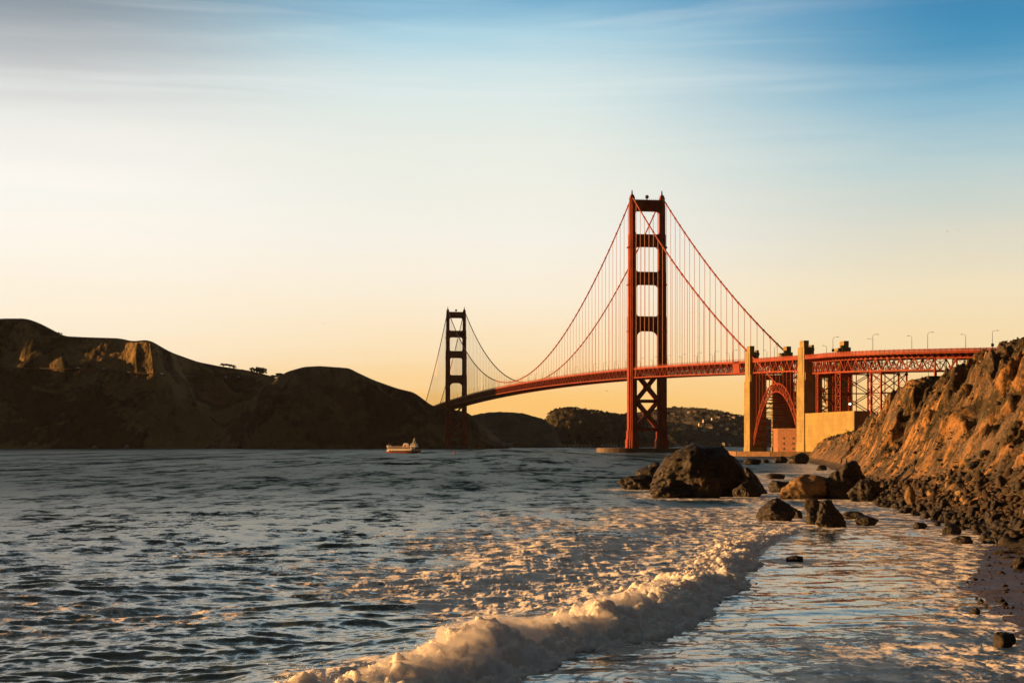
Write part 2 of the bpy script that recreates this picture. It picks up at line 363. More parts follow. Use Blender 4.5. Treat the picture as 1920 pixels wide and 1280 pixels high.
# ---- far hills: polar height sheets whose crest runs along a given line
def hill_mat(name, grass, scrub, soil, sc=1.0, top=0.5):
    m, t, b = mat(name); g = t.add('ShaderNodeNewGeometry').outputs['Position']
    n1 = t.noise(t.mapping(g, (1, 0.6, 1.3)), 0.0075 * sc, 7, 0.64, 0.5); n2 = t.noise(g, 0.03 * sc, 5, 0.6); n3 = t.noise(g, 0.0025 * sc, 3)
    c = t.mix(t.rng(n1, 0.46, 0.56, 0, 1, True), grass, scrub)
    c = t.mix(t.rng(n3, 0.55, 0.68, 0, 0.7, True), c, soil)
    c = t.mix(t.rng(n2, 0.55, 0.7, 0, 0.6), c, tuple(x * 0.45 for x in scrub))
    t.put(b.inputs['Base Color'], c); b.inputs['Roughness'].default_value = 0.95; b.inputs['Specular IOR Level'].default_value = 0.1
    t.put(b.inputs['Normal'], t.bump(t.math('ADD', t.math('ADD', n1, t.math('MULTIPLY', n2, 0.35)), t.math('MULTIPLY', t.noise(t.mapping(g, (1, 0.3, 0.3)), 0.016 * sc, 5, 0.6), 0.9)), 1.0, 30 / sc))
    return m
def hill(name, sil, Yr, Ys, material, du=2.0, nv=90, spur=40, sl=260, back=500, rough=3.0, seed=0.0, p=0.8, fine=0.0, side=0.35):
    sil = np.array(sil, float); us = np.arange(sil[0, 0], sil[-1, 0] + .1, du)
    k = 5; ys = np.interp(us, sil[:, 0], sil[:, 1]); ys = np.convolve(np.pad(ys, k, 'edge'), np.ones(2*k+1) / (2*k+1), 'valid')
    v = np.r_[np.linspace(-0.06, 1, nv), 1 + np.linspace(0.02, 1, nv // 3) * back / (Yr - Ys)]
    U, V = np.meshgrid(us, v); Y = Ys + (Yr - Ys) * V
    crest = np.interp(U, us, (YH - ys) * Yr / F + HC)
    X = (U - 960) / F * Y
    vv = np.clip(V, 0, 1); base = np.where(V < 0, 60 * V, vv ** p * (1 - 0.0 * vv))
    dn = 1 - np.clip((V - 1) * (Yr - Ys) / back, 0, 1) ** 1.3
    env = sstep(0.0, 0.25, V) * (1 - sstep(0.72, 1.0, V)); 
    n = ridged((X + side * Y) / sl, Y / (sl * 2.6), seed, 4, 0.5) * spur + rough * fbm(X / 30, Y / 30, seed + 3, 4)
    Z = np.where(V <= 1, np.where(V < 0, 60 * V, crest * base), crest * dn) + env * n * np.clip(crest / 120, 0.15, 1.2)
    Z += fine * billow(X / 14, Y / 14, seed, 3) * sstep(0.1, 0.3, V)
    Z = np.where(V > 0, np.maximum(Z, -2 + 6 * sstep(0, 0.06, V)), Z)
    lim = HC + (crest - HC) * Y / Yr * 0.985                    # nothing in front rises over the crest line
    Z = np.where((V < 1) & (V > 0), np.minimum(Z, np.maximum(lim, 1)), Z)
    o = link(name, np_mesh(name, np.stack([X, Y, Z], -1).reshape(-1, 3), grid_faces(*X.shape), True), material); tag(o, kind='structure'); HILLS.append(o)
    return lambda px: (float(np.interp(px, us, (YH - ys) * Yr / F + HC)), Yr)
HILLS = []
hm1 = hill_mat('dry_grass_hill', (0.22, 0.16, 0.075), (0.045, 0.042, 0.024), (0.24, 0.13, 0.06))
hm2 = hill_mat('dark_headland', (0.16, 0.125, 0.068), (0.048, 0.038, 0.027), (0.16, 0.11, 0.07))
hm3 = hill_mat('wooded_hill', (0.07, 0.065, 0.035), (0.045, 0.042, 0.028), (0.08, 0.06, 0.038), 1.6)
hm4 = hill_mat('suburban_hill', (0.085, 0.082, 0.070), (0.06, 0.058, 0.052), (0.11, 0.10, 0.08), 1.3)  # greyed: distance haze is mixed into these hill colours
crest_back = hill('hills', [(-1300, 730), (-900, 700), (-500, 680), (-200, 655), (-70, 612), (0, 597), (50, 597), (75, 606), (100, 619), (120, 630), (160, 632), (225, 634), (250, 640),
    (270, 637), (282, 638), (320, 660), (370, 678), (410, 686), (470, 695), (510, 705), (560, 730), (640, 770), (700, 800), (760, 840)], 3500, 2900, hm1, 2.0, 150, 85, 330, 700, 6, 1.3, 1.05)
crest_knoll = hill('hills', [(380, 846), (430, 800), (475, 745), (505, 715), (540, 696), (570, 687.5), (600, 686), (655, 690), (668, 697), (700, 712), (745, 728), (775, 735), (790, 745), (805, 757),
    (818, 763), (835, 766), (860, 769), (876, 773), (888, 781), (905, 796), (925, 813), (945, 832), (955, 848)], 3000, 2780, hm2, 1.2, 110, 42, 130, 300, 7, 7.7, 0.55)
crest_a = hill('hills', [(800, 842), (840, 810), (866, 788), (880, 779.5), (900, 775), (920, 771.5), (960, 771.5), (985, 775), (1000, 779), (1020, 785), (1040, 800), (1060, 846)], 3900, 3500, hm3, 1.5, 60, 18, 180, 400, 3, 2.2, 0.7, 1.0)
crest_b = hill('hills', [(1000, 835), (1018, 805), (1024, 783), (1035, 770), (1060, 765), (1090, 767), (1110, 771), (1130, 774), (1160, 778), (1180, 777), (1215, 785), (1245, 805), (1262, 838)], 4400, 3950, hm3, 1.2, 60, 18, 200, 500, 4, 4.1, 0.7, 2.0)
crest_c = hill('hills', [(1120, 838), (1150, 800), (1185, 775), (1215, 768), (1250, 763.5), (1283, 764), (1318, 765.5), (1350, 770), (1380, 778), (1420, 783), (1500, 790), (1600, 800), (1720, 832)], 5600, 4900, hm4, 1.5, 70, 22, 260, 900, 4, 6.4, 0.75, 1.5)

def west_ridge():  # unseen ridge added left of view to shade the far span and headland
    ys = np.arange(2250, 4300, 25.0); xs = np.arange(-3000, -1380, 25.0); X, Y = np.meshgrid(xs, ys)
    crest = np.interp(Y, [2250, 2520, 2600, 2950, 3120, 3160, 3185, 3300, 3330, 3700, 4300], [0, 60, 330, 430, 430, 400, 240, 240, 390, 400, 380])
    Z = crest * np.exp(-((X + 2050) / 420) ** 2) + 14 * ridged(X / 220, Y / 220, 2.0, 4) * np.clip(crest / 200, 0, 1) - 6
    tag(link('hills', np_mesh('hills', np.stack([X, Y, Z], -1).reshape(-1, 3), grid_faces(*X.shape), True), hm1), kind='structure')
west_ridge()

# ================================================================ sea
ROCKS_XY = []        # (x, y, radius) filled before the sea is built
def sea():
    dr = np.r_[np.geomspace(0.75, 6, 26)[:-1], np.arange(6, 470, 1.0), np.arange(470, 1500, 14.0)]
    us = np.r_[np.arange(-1300, -60, 24), np.arange(-60, 1980, 2.0), np.arange(1980, 3200, 24)]
    U, Dp = np.meshgrid(us, dr); Y = F * HC / Dp; X = (U - 960) / F * Y
    sY = np.abs(np.gradient(Y, axis=0)); sX = np.abs(np.gradient(X, axis=1))
    dw, yw = sdist(WAVE, X, Y); dsh, _ = sdist(SHORE, X, Y)
    near = Y < 420
    x, y = X[near], Y[near]; n = len(x); sx, sy = sX[near], sY[near]; dwn = dw[near]; shn = dsh[near]
    hz = np.zeros(n); hx = np.zeros(n); hy = np.zeros(n)
    rg = np.random.default_rng(3)
    calm = np.where(shn > -70, np.interp(dwn, [-40, -12, 0.5, 2.0], [1.0, 0.75, 0.45, 0.16]), 1.0)
    calm = np.where(y > 145, np.maximum(calm, 0.55), calm) 
    for i in range(96):
        lam = float(np.exp(rg.uniform(math.log(0.38), math.log(11)))); k = 2 * math.pi / lam
        th = R(-64) + rg.normal() * (0.28 if lam > 2.5 else 0.45)     # travelling towards the shore
        kx, ky = k * math.cos(th), k * math.sin(th); ph = rg.uniform(0, 6.283)
        A = 0.0078 * lam ** 0.95 / (1 + (lam / 3.6) ** 1.7)
        wgt = np.clip(1.9 - abs(kx) * sx - abs(ky) * sy * 0.9, 0, 1)
        a = kx * x + ky * y + ph; s = np.sin(a); c_ = np.cos(a)
        hz += A * wgt * c_; hx -= 0.8 * A * wgt * s * math.cos(th); hy -= 0.8 * A * wgt * s * math.sin(th)
    hz *= calm; hx *= calm; hy *= calm; CALM = np.ones(X.shape); CALM[near] = calm
    # swell lines that follow the breaker
    for off, amp, wd in ((-13, 0.42, 4.2), (-27, 0.36, 5.5), (-44, 0.3, 6.5)):
        q = dwn - off + 1.6 * vnoise(y / 23, x / 30, off)
        hz += amp * np.exp(-(q / wd) ** 2) * np.clip((190 - y) / 70, 0, 1) * (0.7 + 0.5 * vnoise(x / 17, y / 26, off * 1.3))
    # the breaker itself
    yy = yw[near]; Hw = np.interp(yy, [20, 46, 62, 80, 97, 118, 133, 146], [0.7, 0.92, 0.80, 0.56, 0.42, 0.28, 0.15, 0.0])
    q = dwn + 2.0
    hz += Hw * 0.78 * np.where(q < 0, np.exp(-(q / 4.6) ** 2), np.clip(1 - q / 1.5, 0, 1))
    # foam cover
    wd = np.interp(yy, [40, 56, 64, 74, 97, 131, 187], [2.5, 3.5, 7, 15, 18, 20, 24])
    patch = 0.5 + 0.5 * fbm(x / 5.0, y / 14.0, 3.0, 4)
    rel = -dwn / wd
    Fo = np.where(dwn < 0.6, np.clip(1.45 - 0.85 * np.maximum(rel, 0) ** 0.8, 0, 1) * (rel < 1.6), 0)
    Fo = np.where((rel > 0.22) & (dwn < 0), Fo * np.clip(0.35 + 1.1 * patch, 0, 1), Fo)
    Fo *= np.interp(y, [150, 175, 200], [1, 0.75, 0.0])
    sw = np.where(dwn > 0, (0.26 + 0.30 * patch) * (0.75 + 0.3 * sstep(2, 13, dwn)), 0) * (y < 150)
    sw = np.maximum(sw, np.where(dwn > 0, 0.90 * np.exp(-np.abs(shn + 1.5) / 4.6), 0) * (y < 135) * (0.55 + 0.7 * patch))
    bay = ((y > 128) & (x > 14)) * np.interp(x - 0.10 * y, [-4, 4, 14], [0, 0.30, 0.52]) * (0.2 + 1.2 * patch)
    out_ = np.clip(-0.02 + 0.42 * fbm(x / 7, y / 11, 8.0, 4), 0, 0.36) * (dwn < 0) * (y < 110)
    Fo = np.maximum.reduce([Fo, sw, bay, out_])
    for rx, ry, rr in ROCKS_XY:
        e = np.sqrt((x - rx) ** 2 + ((y - ry) * 0.6) ** 2) - rr
        Fo = np.maximum(Fo, 0.97 * np.exp(-np.maximum(e - 0.4, 0) / (0.6 * rr + 0.9)))
    Fo = np.clip(Fo, 0, 1)
    lump = np.clip(1.4 - sy * 0.9, 0, 1)
    hz += np.where(Fo > 0.3, (Fo - 0.3) * lump * np.where(dwn < 0.8, 0.06, 0.03) * (0.5 + billow(x / 0.7, y / 1.6, 0.0, 5, 0.62)), 0)
    Z = np.zeros(X.shape); FO = np.zeros(X.shape)
    X = X.copy(); Y2 = Y.copy(); X[near] += hx; Y2[near] += hy; Z[near] = hz; FO[near] = Fo
    far = ~near                                                  # surf along the far foot of the cliff
    FO[far] = np.where((dsh[far] > -26) & (Y[far] < 1000), 0.62 * np.exp(-np.abs(dsh[far] + 4) / 12), 0)
    # distant wave relief carried by the sheet, as large as the sheet can hold
    Z[far] = 0.25 * fbm(X[far] / 18, Y2[far] / 60, 4.0, 3) * np.clip((1500 - Y[far]) / 900, 0, 1)
    me = np_mesh('water', np.stack([X, Y2, Z], -1).reshape(-1, 3), grid_faces(*X.shape)[:, ::-1], True)
    at = me.attributes.new('foam_cover', 'FLOAT', 'POINT'); at.data.foreach_set('value', FO.ravel().astype(np.float32))
    at = me.attributes.new('chop', 'FLOAT', 'POINT'); at.data.foreach_set('value', CALM.ravel().astype(np.float32))
    m, t, b = mat('sea_water'); gn_ = t.add('ShaderNodeNewGeometry'); g = gn_.outputs['Position']; geo_n = gn_.outputs['Normal']
    fa = t.add('ShaderNodeAttribute', attribute_name='foam_cover').outputs['Fac']
    cd = t.add('ShaderNodeVectorMath', operation='LENGTH'); t.put(cd.inputs[0], g); dist = cd.outputs['Value']
    def slopes(scale, amt, detail=3, st=(1, 0.6, 1), rot=14, ro=0.62):
        n = t.add('ShaderNodeTexNoise'); t.put(n.inputs['Vector'], t.mapping(g, st, (0, 0, R(rot)))); n.inputs['Scale'].default_value = scale; n.inputs['Detail'].default_value = detail; n.inputs['Roughness'].default_value = ro
        v = t.add('ShaderNodeVectorMath', operation='SUBTRACT'); t.put(v.inputs[0], n.outputs['Color']); v.inputs[1].default_value = (.5, .5, .5)
        q = t.add('ShaderNodeVectorMath', operation='SCALE'); t.put(q.inputs[0], v.outputs[0]); t.put(q.inputs[3], amt); return q.outputs[0]
    def vadd(a_, b_):
        v = t.add('ShaderNodeVectorMath', operation='ADD'); t.put(v.inputs[0], a_); t.put(v.inputs[1], b_); return v.outputs[0]
    gust = t.rng(t.noise(t.mapping(g, (1, 0.25, 1)), 0.03, 4, 0.6), 0.35, 0.65, 0.55, 1.35)
    fine_ = slopes(3.2, 0.35); mid_ = slopes(1.1, t.rng(dist, 45, 160, 0.65, 1.4), 3, (0.5, 0.9, 1), -8); big_ = slopes(0.14, t.math('MULTIPLY', gust, t.rng(dist, 100, 450, 0.0, 0.35)), 4, (1, 0.35, 1), 6)
    def tri(a_, m_, b_, h_):
        return t.math('MULTIPLY', t.math('MULTIPLY', t.rng(dist, a_, m_), t.rng(dist, m_, b_, 1, 0)), h_)
    for sc_, sy_, a_, m_, b_, h_ in ((0.36, 0.34, 70, 150, 330, 3.4), (0.19, 0.17, 140, 320, 700, 5.0), (0.10, 0.085, 300, 650, 1400, 5.5), (0.05, 0.045, 650, 1300, 2800, 5.5), (0.025, 0.022, 1300, 3000, 9000, 5.0)):
        big_ = vadd(big_, slopes(sc_, tri(a_, m_, b_, h_), 6, (0.8, sy_, 1), 3, 0.80))
    chop = t.add('ShaderNodeAttribute', attribute_name='chop').outputs['Fac']
    sv = vadd(vadd(fine_, mid_), big_); sl_ = t.rng(t.noise(t.mapping(g, (1, 0.45, 1), (0, 0, R(-15))), 0.075, 4, 0.6, 0.6), 0.40, 0.60, 0.75, 1.15, True); q_ = t.add('ShaderNodeVectorMath', operation='SCALE'); t.put(q_.inputs[0], sv); t.put(q_.inputs[3], t.math('MULTIPLY', t.rng(chop, 0.15, 0.7, 0.14, 1.0), t.math('MAXIMUM', sl_, t.rng(dist, 130, 320)))); sv = q_.outputs[0]; fl_ = t.add('ShaderNodeVectorMath', operation='MULTIPLY'); t.put(fl_.inputs[0], sv); fl_.inputs[1].default_value = (1, 1, 0)
    nn = t.add('ShaderNodeVectorMath', operation='NORMALIZE'); t.put(nn.inputs[0], vadd(geo_n, fl_.outputs[0])); nrm = nn.outputs[0]
    t.put(b.inputs['Base Color'], t.mix(t.rng(dist, 60, 260), (0.038, 0.056, 0.036), (0.004, 0.040, 0.045))); b.inputs['IOR'].default_value = 1.333; t.put(b.inputs['Specular Tint'], t.mix(t.rng(dist, 65, 260), (1.0, 0.94, 0.68), (0.70, 0.92, 0.91))); t.put(b.inputs['Specular IOR Level'], t.rng(dist, 65, 220, 0.5, 0.25))
    chop_ = t.add('ShaderNodeAttribute', attribute_name='chop').outputs['Fac']; t.put(b.inputs['Roughness'], t.math('MULTIPLY', t.rng(dist, 60, 300, 0.14, 0.42), t.rng(chop_, 0.15, 0.7, 0.4, 1.0)))
    t.put(b.inputs['Normal'], nrm)
    # lace of foam
    fp = t.mapping(g, (1, 0.8, 1), (0, 0, R(12)))
    def web(sc, w_, dist_=0.8):
        return t.math('SUBTRACT', 1.0, t.math('MULTIPLY', t.math('ABSOLUTE', t.math('SUBTRACT', t.noise(fp, sc, 4, 0.55, dist_), 0.5)), w_), clamp=True)
    f2 = t.noise(fp, 2.6, 6, 0.7, 0.4)
    lace = t.math('ADD', t.math('MAXIMUM', t.math('MULTIPLY', web(0.45, 7.0), 0.56), t.math('MULTIPLY', web(1.3, 6.0), 0.46)), t.math('MULTIPLY', f2, 0.50))
    thr = t.math('SUBTRACT', 0.98, t.math('MULTIPLY', fa, 0.92))
    fm = t.rng(t.math('SUBTRACT', lace, thr), -0.05, 0.12, 0, 1, True)
    fb = t.add('ShaderNodeBsdfPrincipled'); t.put(fb.inputs['Base Color'], (0.92, 0.90, 0.88, 1)); fb.inputs['Roughness'].default_value = 0.85
    fs_ = vadd(slopes(1.2, 3.4, 4, (1, 0.45, 1)), slopes(6.0, 1.4, 3, (1, 0.6, 1))); f3_ = t.add('ShaderNodeVectorMath', operation='NORMALIZE'); t.put(f3_.inputs[0], vadd(geo_n, fs_)); t.put(fb.inputs['Normal'], f3_.outputs[0])
    fb.inputs['Subsurface Weight'].default_value = 0.0; fb.inputs['Subsurface Radius'].default_value = (0.1, 0.09, 0.08); fb.inputs['Subsurface Scale'].default_value = 1.0
    mx = t.add('ShaderNodeMixShader'); t.put(mx.inputs[0], t.math('MULTIPLY', fm, 0.93)); t.l.new(b.outputs[0], mx.inputs[1]); t.l.new(fb.outputs[0], mx.inputs[2])
    t.l.new(mx.outputs[0], t.n['Material Output'].inputs[0])
    o = link('water', me, m); tag(o, kind='structure')

def foam_mat():
    m, t, b = mat('white_sea_foam'); g = t.add('ShaderNodeNewGeometry').outputs['Position']
    n = t.noise(g, 5.0, 6, 0.65); n2 = t.noise(g, 22.0, 3, 0.6)
    t.put(b.inputs['Base Color'], t.mix(t.rng(n, 0.3, 0.7), (0.90, 0.89, 0.88), (0.96, 0.955, 0.95))); b.inputs['Roughness'].default_value = 0.9
    b.inputs['Specular IOR Level'].default_value = 0.15
    t.put(b.inputs['Normal'], t.bump(t.math('ADD', n, t.math('MULTIPLY', n2, 0.3)), 0.6, 0.10))
    b.inputs['Subsurface Weight'].default_value = 0.75; b.inputs['Subsurface Radius'].default_value = (0.55, 0.45, 0.38); b.inputs['Subsurface Scale'].default_value = 1.0
    return m
M['foam'] = foam_mat()
def breaker():
    ln = resample(WAVE, 0.05); ln = ln[(ln[:, 1] > 36) & (ln[:, 1] < 144)]
    tan = np.gradient(ln, axis=0); k = np.ones(81) / 81
    tan = np.stack([np.convolve(np.pad(tan[:, q], 40, 'edge'), k, 'valid') for q in (0, 1)], 1); tan /= np.linalg.norm(tan, axis=1)[:, None]
    nor = np.stack([tan[:, 1], -tan[:, 0]], 1)
    nvp = 96; pv = np.linspace(0, 1, nvp)
    prof = np.array([(-6.2, 0.15), (-4.8, 0.45), (-3.4, 0.80), (-2.3, 1.02), (-1.4, 1.08), (-0.6, 0.95), (0.0, 0.70), (0.5, 0.42), (0.95, 0.16), (1.4, -0.12)])
    s = np.r_[0, np.cumsum(np.linalg.norm(np.diff(prof, axis=0), axis=1))]; s /= s[-1]
    pd = np.interp(pv, s, prof[:, 0]); ph = np.interp(pv, s, prof[:, 1])
    Yl = ln[:, 1][:, None]
    Hw = np.interp(Yl, [20, 46, 62, 80, 97, 118, 133, 146], [0.7, 0.92, 0.80, 0.56, 0.42, 0.28, 0.15, 0.0])
    back = np.interp(Yl, [36, 47, 52, 60, 75, 150], [0.18, 0.2, 0.30, 0.55, 1.0, 1.0])   # how far foam reaches behind the crest
    d = np.where(pd < -1.4, -1.4 + (pd + 1.4) * back, pd)
    wob = 0.5 * fbm(Yl / 6, Yl * 0, 2.0, 4) + 0.25 * fbm(Yl / 1.6, Yl * 0, 6.0, 3)
    d = d * (0.55 + 0.45 * np.clip(Hw, 0, 1.4)) + wob * sstep(0.2, 0.6, pv)
    h = Hw * ph * (1.0 + 0.10 * sstep(90, 60, Yl) + 0.40 * fbm(Yl / 3.4, pv * 2 + 0 * Yl, 4.0, 4))
    X = ln[:, 0][:, None] + nor[:, 0][:, None] * d; Y = Yl + nor[:, 1][:, None] * d; Z = h
    du = np.stack(np.gradient(np.stack([X, Y, Z], -1), axis=1), 0) if False else np.gradient(np.stack([X, Y, Z], -1), axis=1)
    dl = np.gradient(np.stack([X, Y, Z], -1), axis=0)
    N = np.cross(du, dl); N /= np.linalg.norm(N, axis=-1)[..., None] + 1e-9
    N *= np.sign(N[..., 2:3] + 1e-9) 
    e = sstep(0.0, 0.22, pv) * (1 - 0.55 * sstep(0.9, 1.0, pv))
    amp = (0.12 + 0.30 * Hw) * e
    b = billow(X / 0.62, Y / 0.8, Z / 0.6, 5, 0.5); b2 = billow(X / 0.17, Y / 0.19, Z / 0.17, 4, 0.6)
    V = np.stack([X, Y, Z], -1) + N * (amp * (0.35 + 0.55 * b + 0.12 * b2))[..., None]
    V[..., 2] -= 0.28 * (1 - sstep(0.0, 0.10, pv)) + 0.05
    o = link('breaking_wave_foam', np_mesh('breaking_wave_foam', V.reshape(-1, 3), grid_faces(*X.shape), True), M['foam'])
    tag(o, 'long roll of white foam where the wave breaks along the shore', 'wave foam', kind='stuff')
    # mist of droplets hanging round the crest
    sel = (ln[:, 1] > 43) & (ln[:, 1] < 82); c0 = V[sel][::9]; nm = nor[sel][::9]; hw = Hw[sel][::9, 0]; k_ = 18; rg_ = []
    top = c0[:, int(nvp * 0.46)]
    for q in range(len(top)):
        sz_ = 0.12 + 0.92 * hw[q] * min(1, q / 10, ((len(top) - 1 - q) / 46) ** 0.8 + 0.02) * (0.78 + 0.22 * math.sin(q * 0.37) * math.sin(q * 0.151 + 1)); a = np.linspace(0, 2 * math.pi, k_, endpoint=False)
        rg_.append(np.stack([top[q, 0] + nm[q, 0] * (0.75 * sz_ + np.cos(a) * 1.45 * sz_), top[q, 1] + nm[q, 1] * (0.75 * sz_ + np.cos(a) * 1.45 * sz_), top[q, 2] - 0.33 * sz_ + np.sin(a) * 0.86 * sz_], 1))
    rv = np.concatenate(rg_); nr_ = len(rg_); a_ = np.arange(nr_ * k_).reshape(nr_, k_); fq = np.stack([a_[:-1], np.roll(a_, -1, 1)[:-1], np.roll(a_, -1, 1)[1:], a_[1:]], -1).reshape(-1, 4)
    caps = np.array([[0, j, j + 1, j + 1] for j in range(1, k_ - 1)])
    mm = bpy.data.meshes.new('mist'); mm.from_pydata(rv.tolist(), [], fq.tolist() + [list(range(k_))[::-1]] + [list(range((nr_ - 1) * k_, nr_ * k_))]); mm.update()
    import bmesh as _bm
    q_ = _bm.new(); q_.from_mesh(mm); _bm.ops.recalc_face_normals(q_, faces=q_.faces); q_.to_mesh(mm); q_.free()
    m, t, _b = mat('spray_mist'); t.n.remove(_b); gp = t.add('ShaderNodeNewGeometry').outputs['Position']
    vo = t.add('ShaderNodeVolumePrincipled'); vo.inputs['Color'].default_value = (0.97, 0.96, 0.95, 1); vo.inputs['Anisotropy'].default_value = 0.2
    nz = t.math('ADD', t.math('MULTIPLY', t.noise(gp, 1.0, 3, 0.6, 0.5), 0.6), t.math('MULTIPLY', t.noise(gp, 3.4, 4, 0.65, 0.6), 0.4)); t.put(vo.inputs['Density'], t.rng(nz, 0.45, 0.60, 0.0, 3.0, True)); t.l.new(vo.outputs[0], t.n['Material Output'].inputs['Volume'])
    o = link('spray_mist', mm, m); tag(o, 'soft mist of fine spray hanging over the crest of the breaking wave', 'spray mist', kind='stuff')
    # flying spray above the crest: countless small drops in one object
    rg = np.random.default_rng(5); vs, fs = [], []
    oc = np.array([(1, 0, 0), (0, 1, 0), (-1, 0, 0), (0, -1, 0), (0, 0, 1), (0, 0, -1)], float)
    of = np.array([(0, 1, 4), (1, 2, 4), (2, 3, 4), (3, 0, 4), (1, 0, 5), (2, 1, 5), (3, 2, 5), (0, 3, 5)])
    L = len(ln); cl = rg.integers(0, L, 90); cy = []
    for q in range(5200):
        i = int(np.clip(cl[rg.integers(0, 90)] + rg.normal() * 14, 0, L - 1))
        if rg.random() > (1.0 if ln[i, 1] < 75 else 0.45): continue
        j = int(np.clip(rg.normal(0.44, 0.12), 0.12, 0.9) * nvp); p = V[i, j] + np.array((rg.normal() * .12, rg.normal() * .12, abs(rg.normal()) ** 1.5 * 0.16))
        r = min(0.045, 0.006 * math.exp(rg.normal() * 0.6) + 0.004)
        vs.append(p + oc * r); fs.append(of + 6 * len(fs))
    o = link('spray', np_mesh('spray', np.concatenate(vs), np.concatenate(fs), True), M['foam']); tag(o, 'fine drops of spray thrown up over the breaking wave', 'spray', kind='stuff')
# ================================================================ bridge
BN = np.array((-0.1664, 0.98606)); BE = np.array((0.98606, 0.1664))      # along the deck (away), across it (right)
S0 = np.array((120.7, 1494.0))
def BP(s, e, z): q = S0 + BN * s + BE * e; return np.array((q[0], q[1], z))
_cs, _cz = [-420, -343, -170, 0, 205, 497, 764, 1023, 1280, 1450, 1623], [63.2, 66.2, 71.6, 76.4, 80.4, 83.6, 84.4, 83.2, 80.0, 76.4, 72.0]
_pz = np.polyfit(_cs, _cz, 4)
def DZ(s): return float(np.polyval(_pz, s))                              # top of the railing
# the part south of the first pylons: arch span, then a viaduct that bends away to the right
_path = resample(np.array([(177.8 - 16.64, 1156 + 98.6), (177.8, 1156), (187.6, 1108), (198.2, 1060), (201.0, 1030), (205.5, 1000), (219, 966), (243, 938), (277, 914), (322, 894)], float), 0.5)
_i0 = int(np.argmin(np.linalg.norm(_path - np.array((177.8, 1156)), axis=1))); _path = _path[_i0:]
_pt = np.gradient(_path, axis=0); _pt /= np.linalg.norm(_pt, axis=1)[:, None]
QMAX = (len(_path) - 1) * 0.5
def QP(q, e, z):
    i = min(max(q, 0) / 0.5, len(_path) - 1.001); a = int(i); f = i - a
    c = _path[a] * (1 - f) + _path[a + 1] * f; t = _pt[a] * (1 - f) + _pt[a + 1] * f; r = np.array((-t[1], t[0]))
    return np.array((c[0] + r[0] * e, c[1] + r[1] * e, z))
def QZ(q): return float(np.interp(q, [0, 98, 130, 158, 195, 232, 280, 330], [66.2, 63.7, 62.6, 61.9, 61.0, 60.2, 59.4, 59.0]))

bridge = empty('suspension_bridge', (S0[0], S0[1], 0))
tag(bridge, 'long orange red suspension bridge with two tall towers crossing the strait', 'bridge')
CAB = 13.7
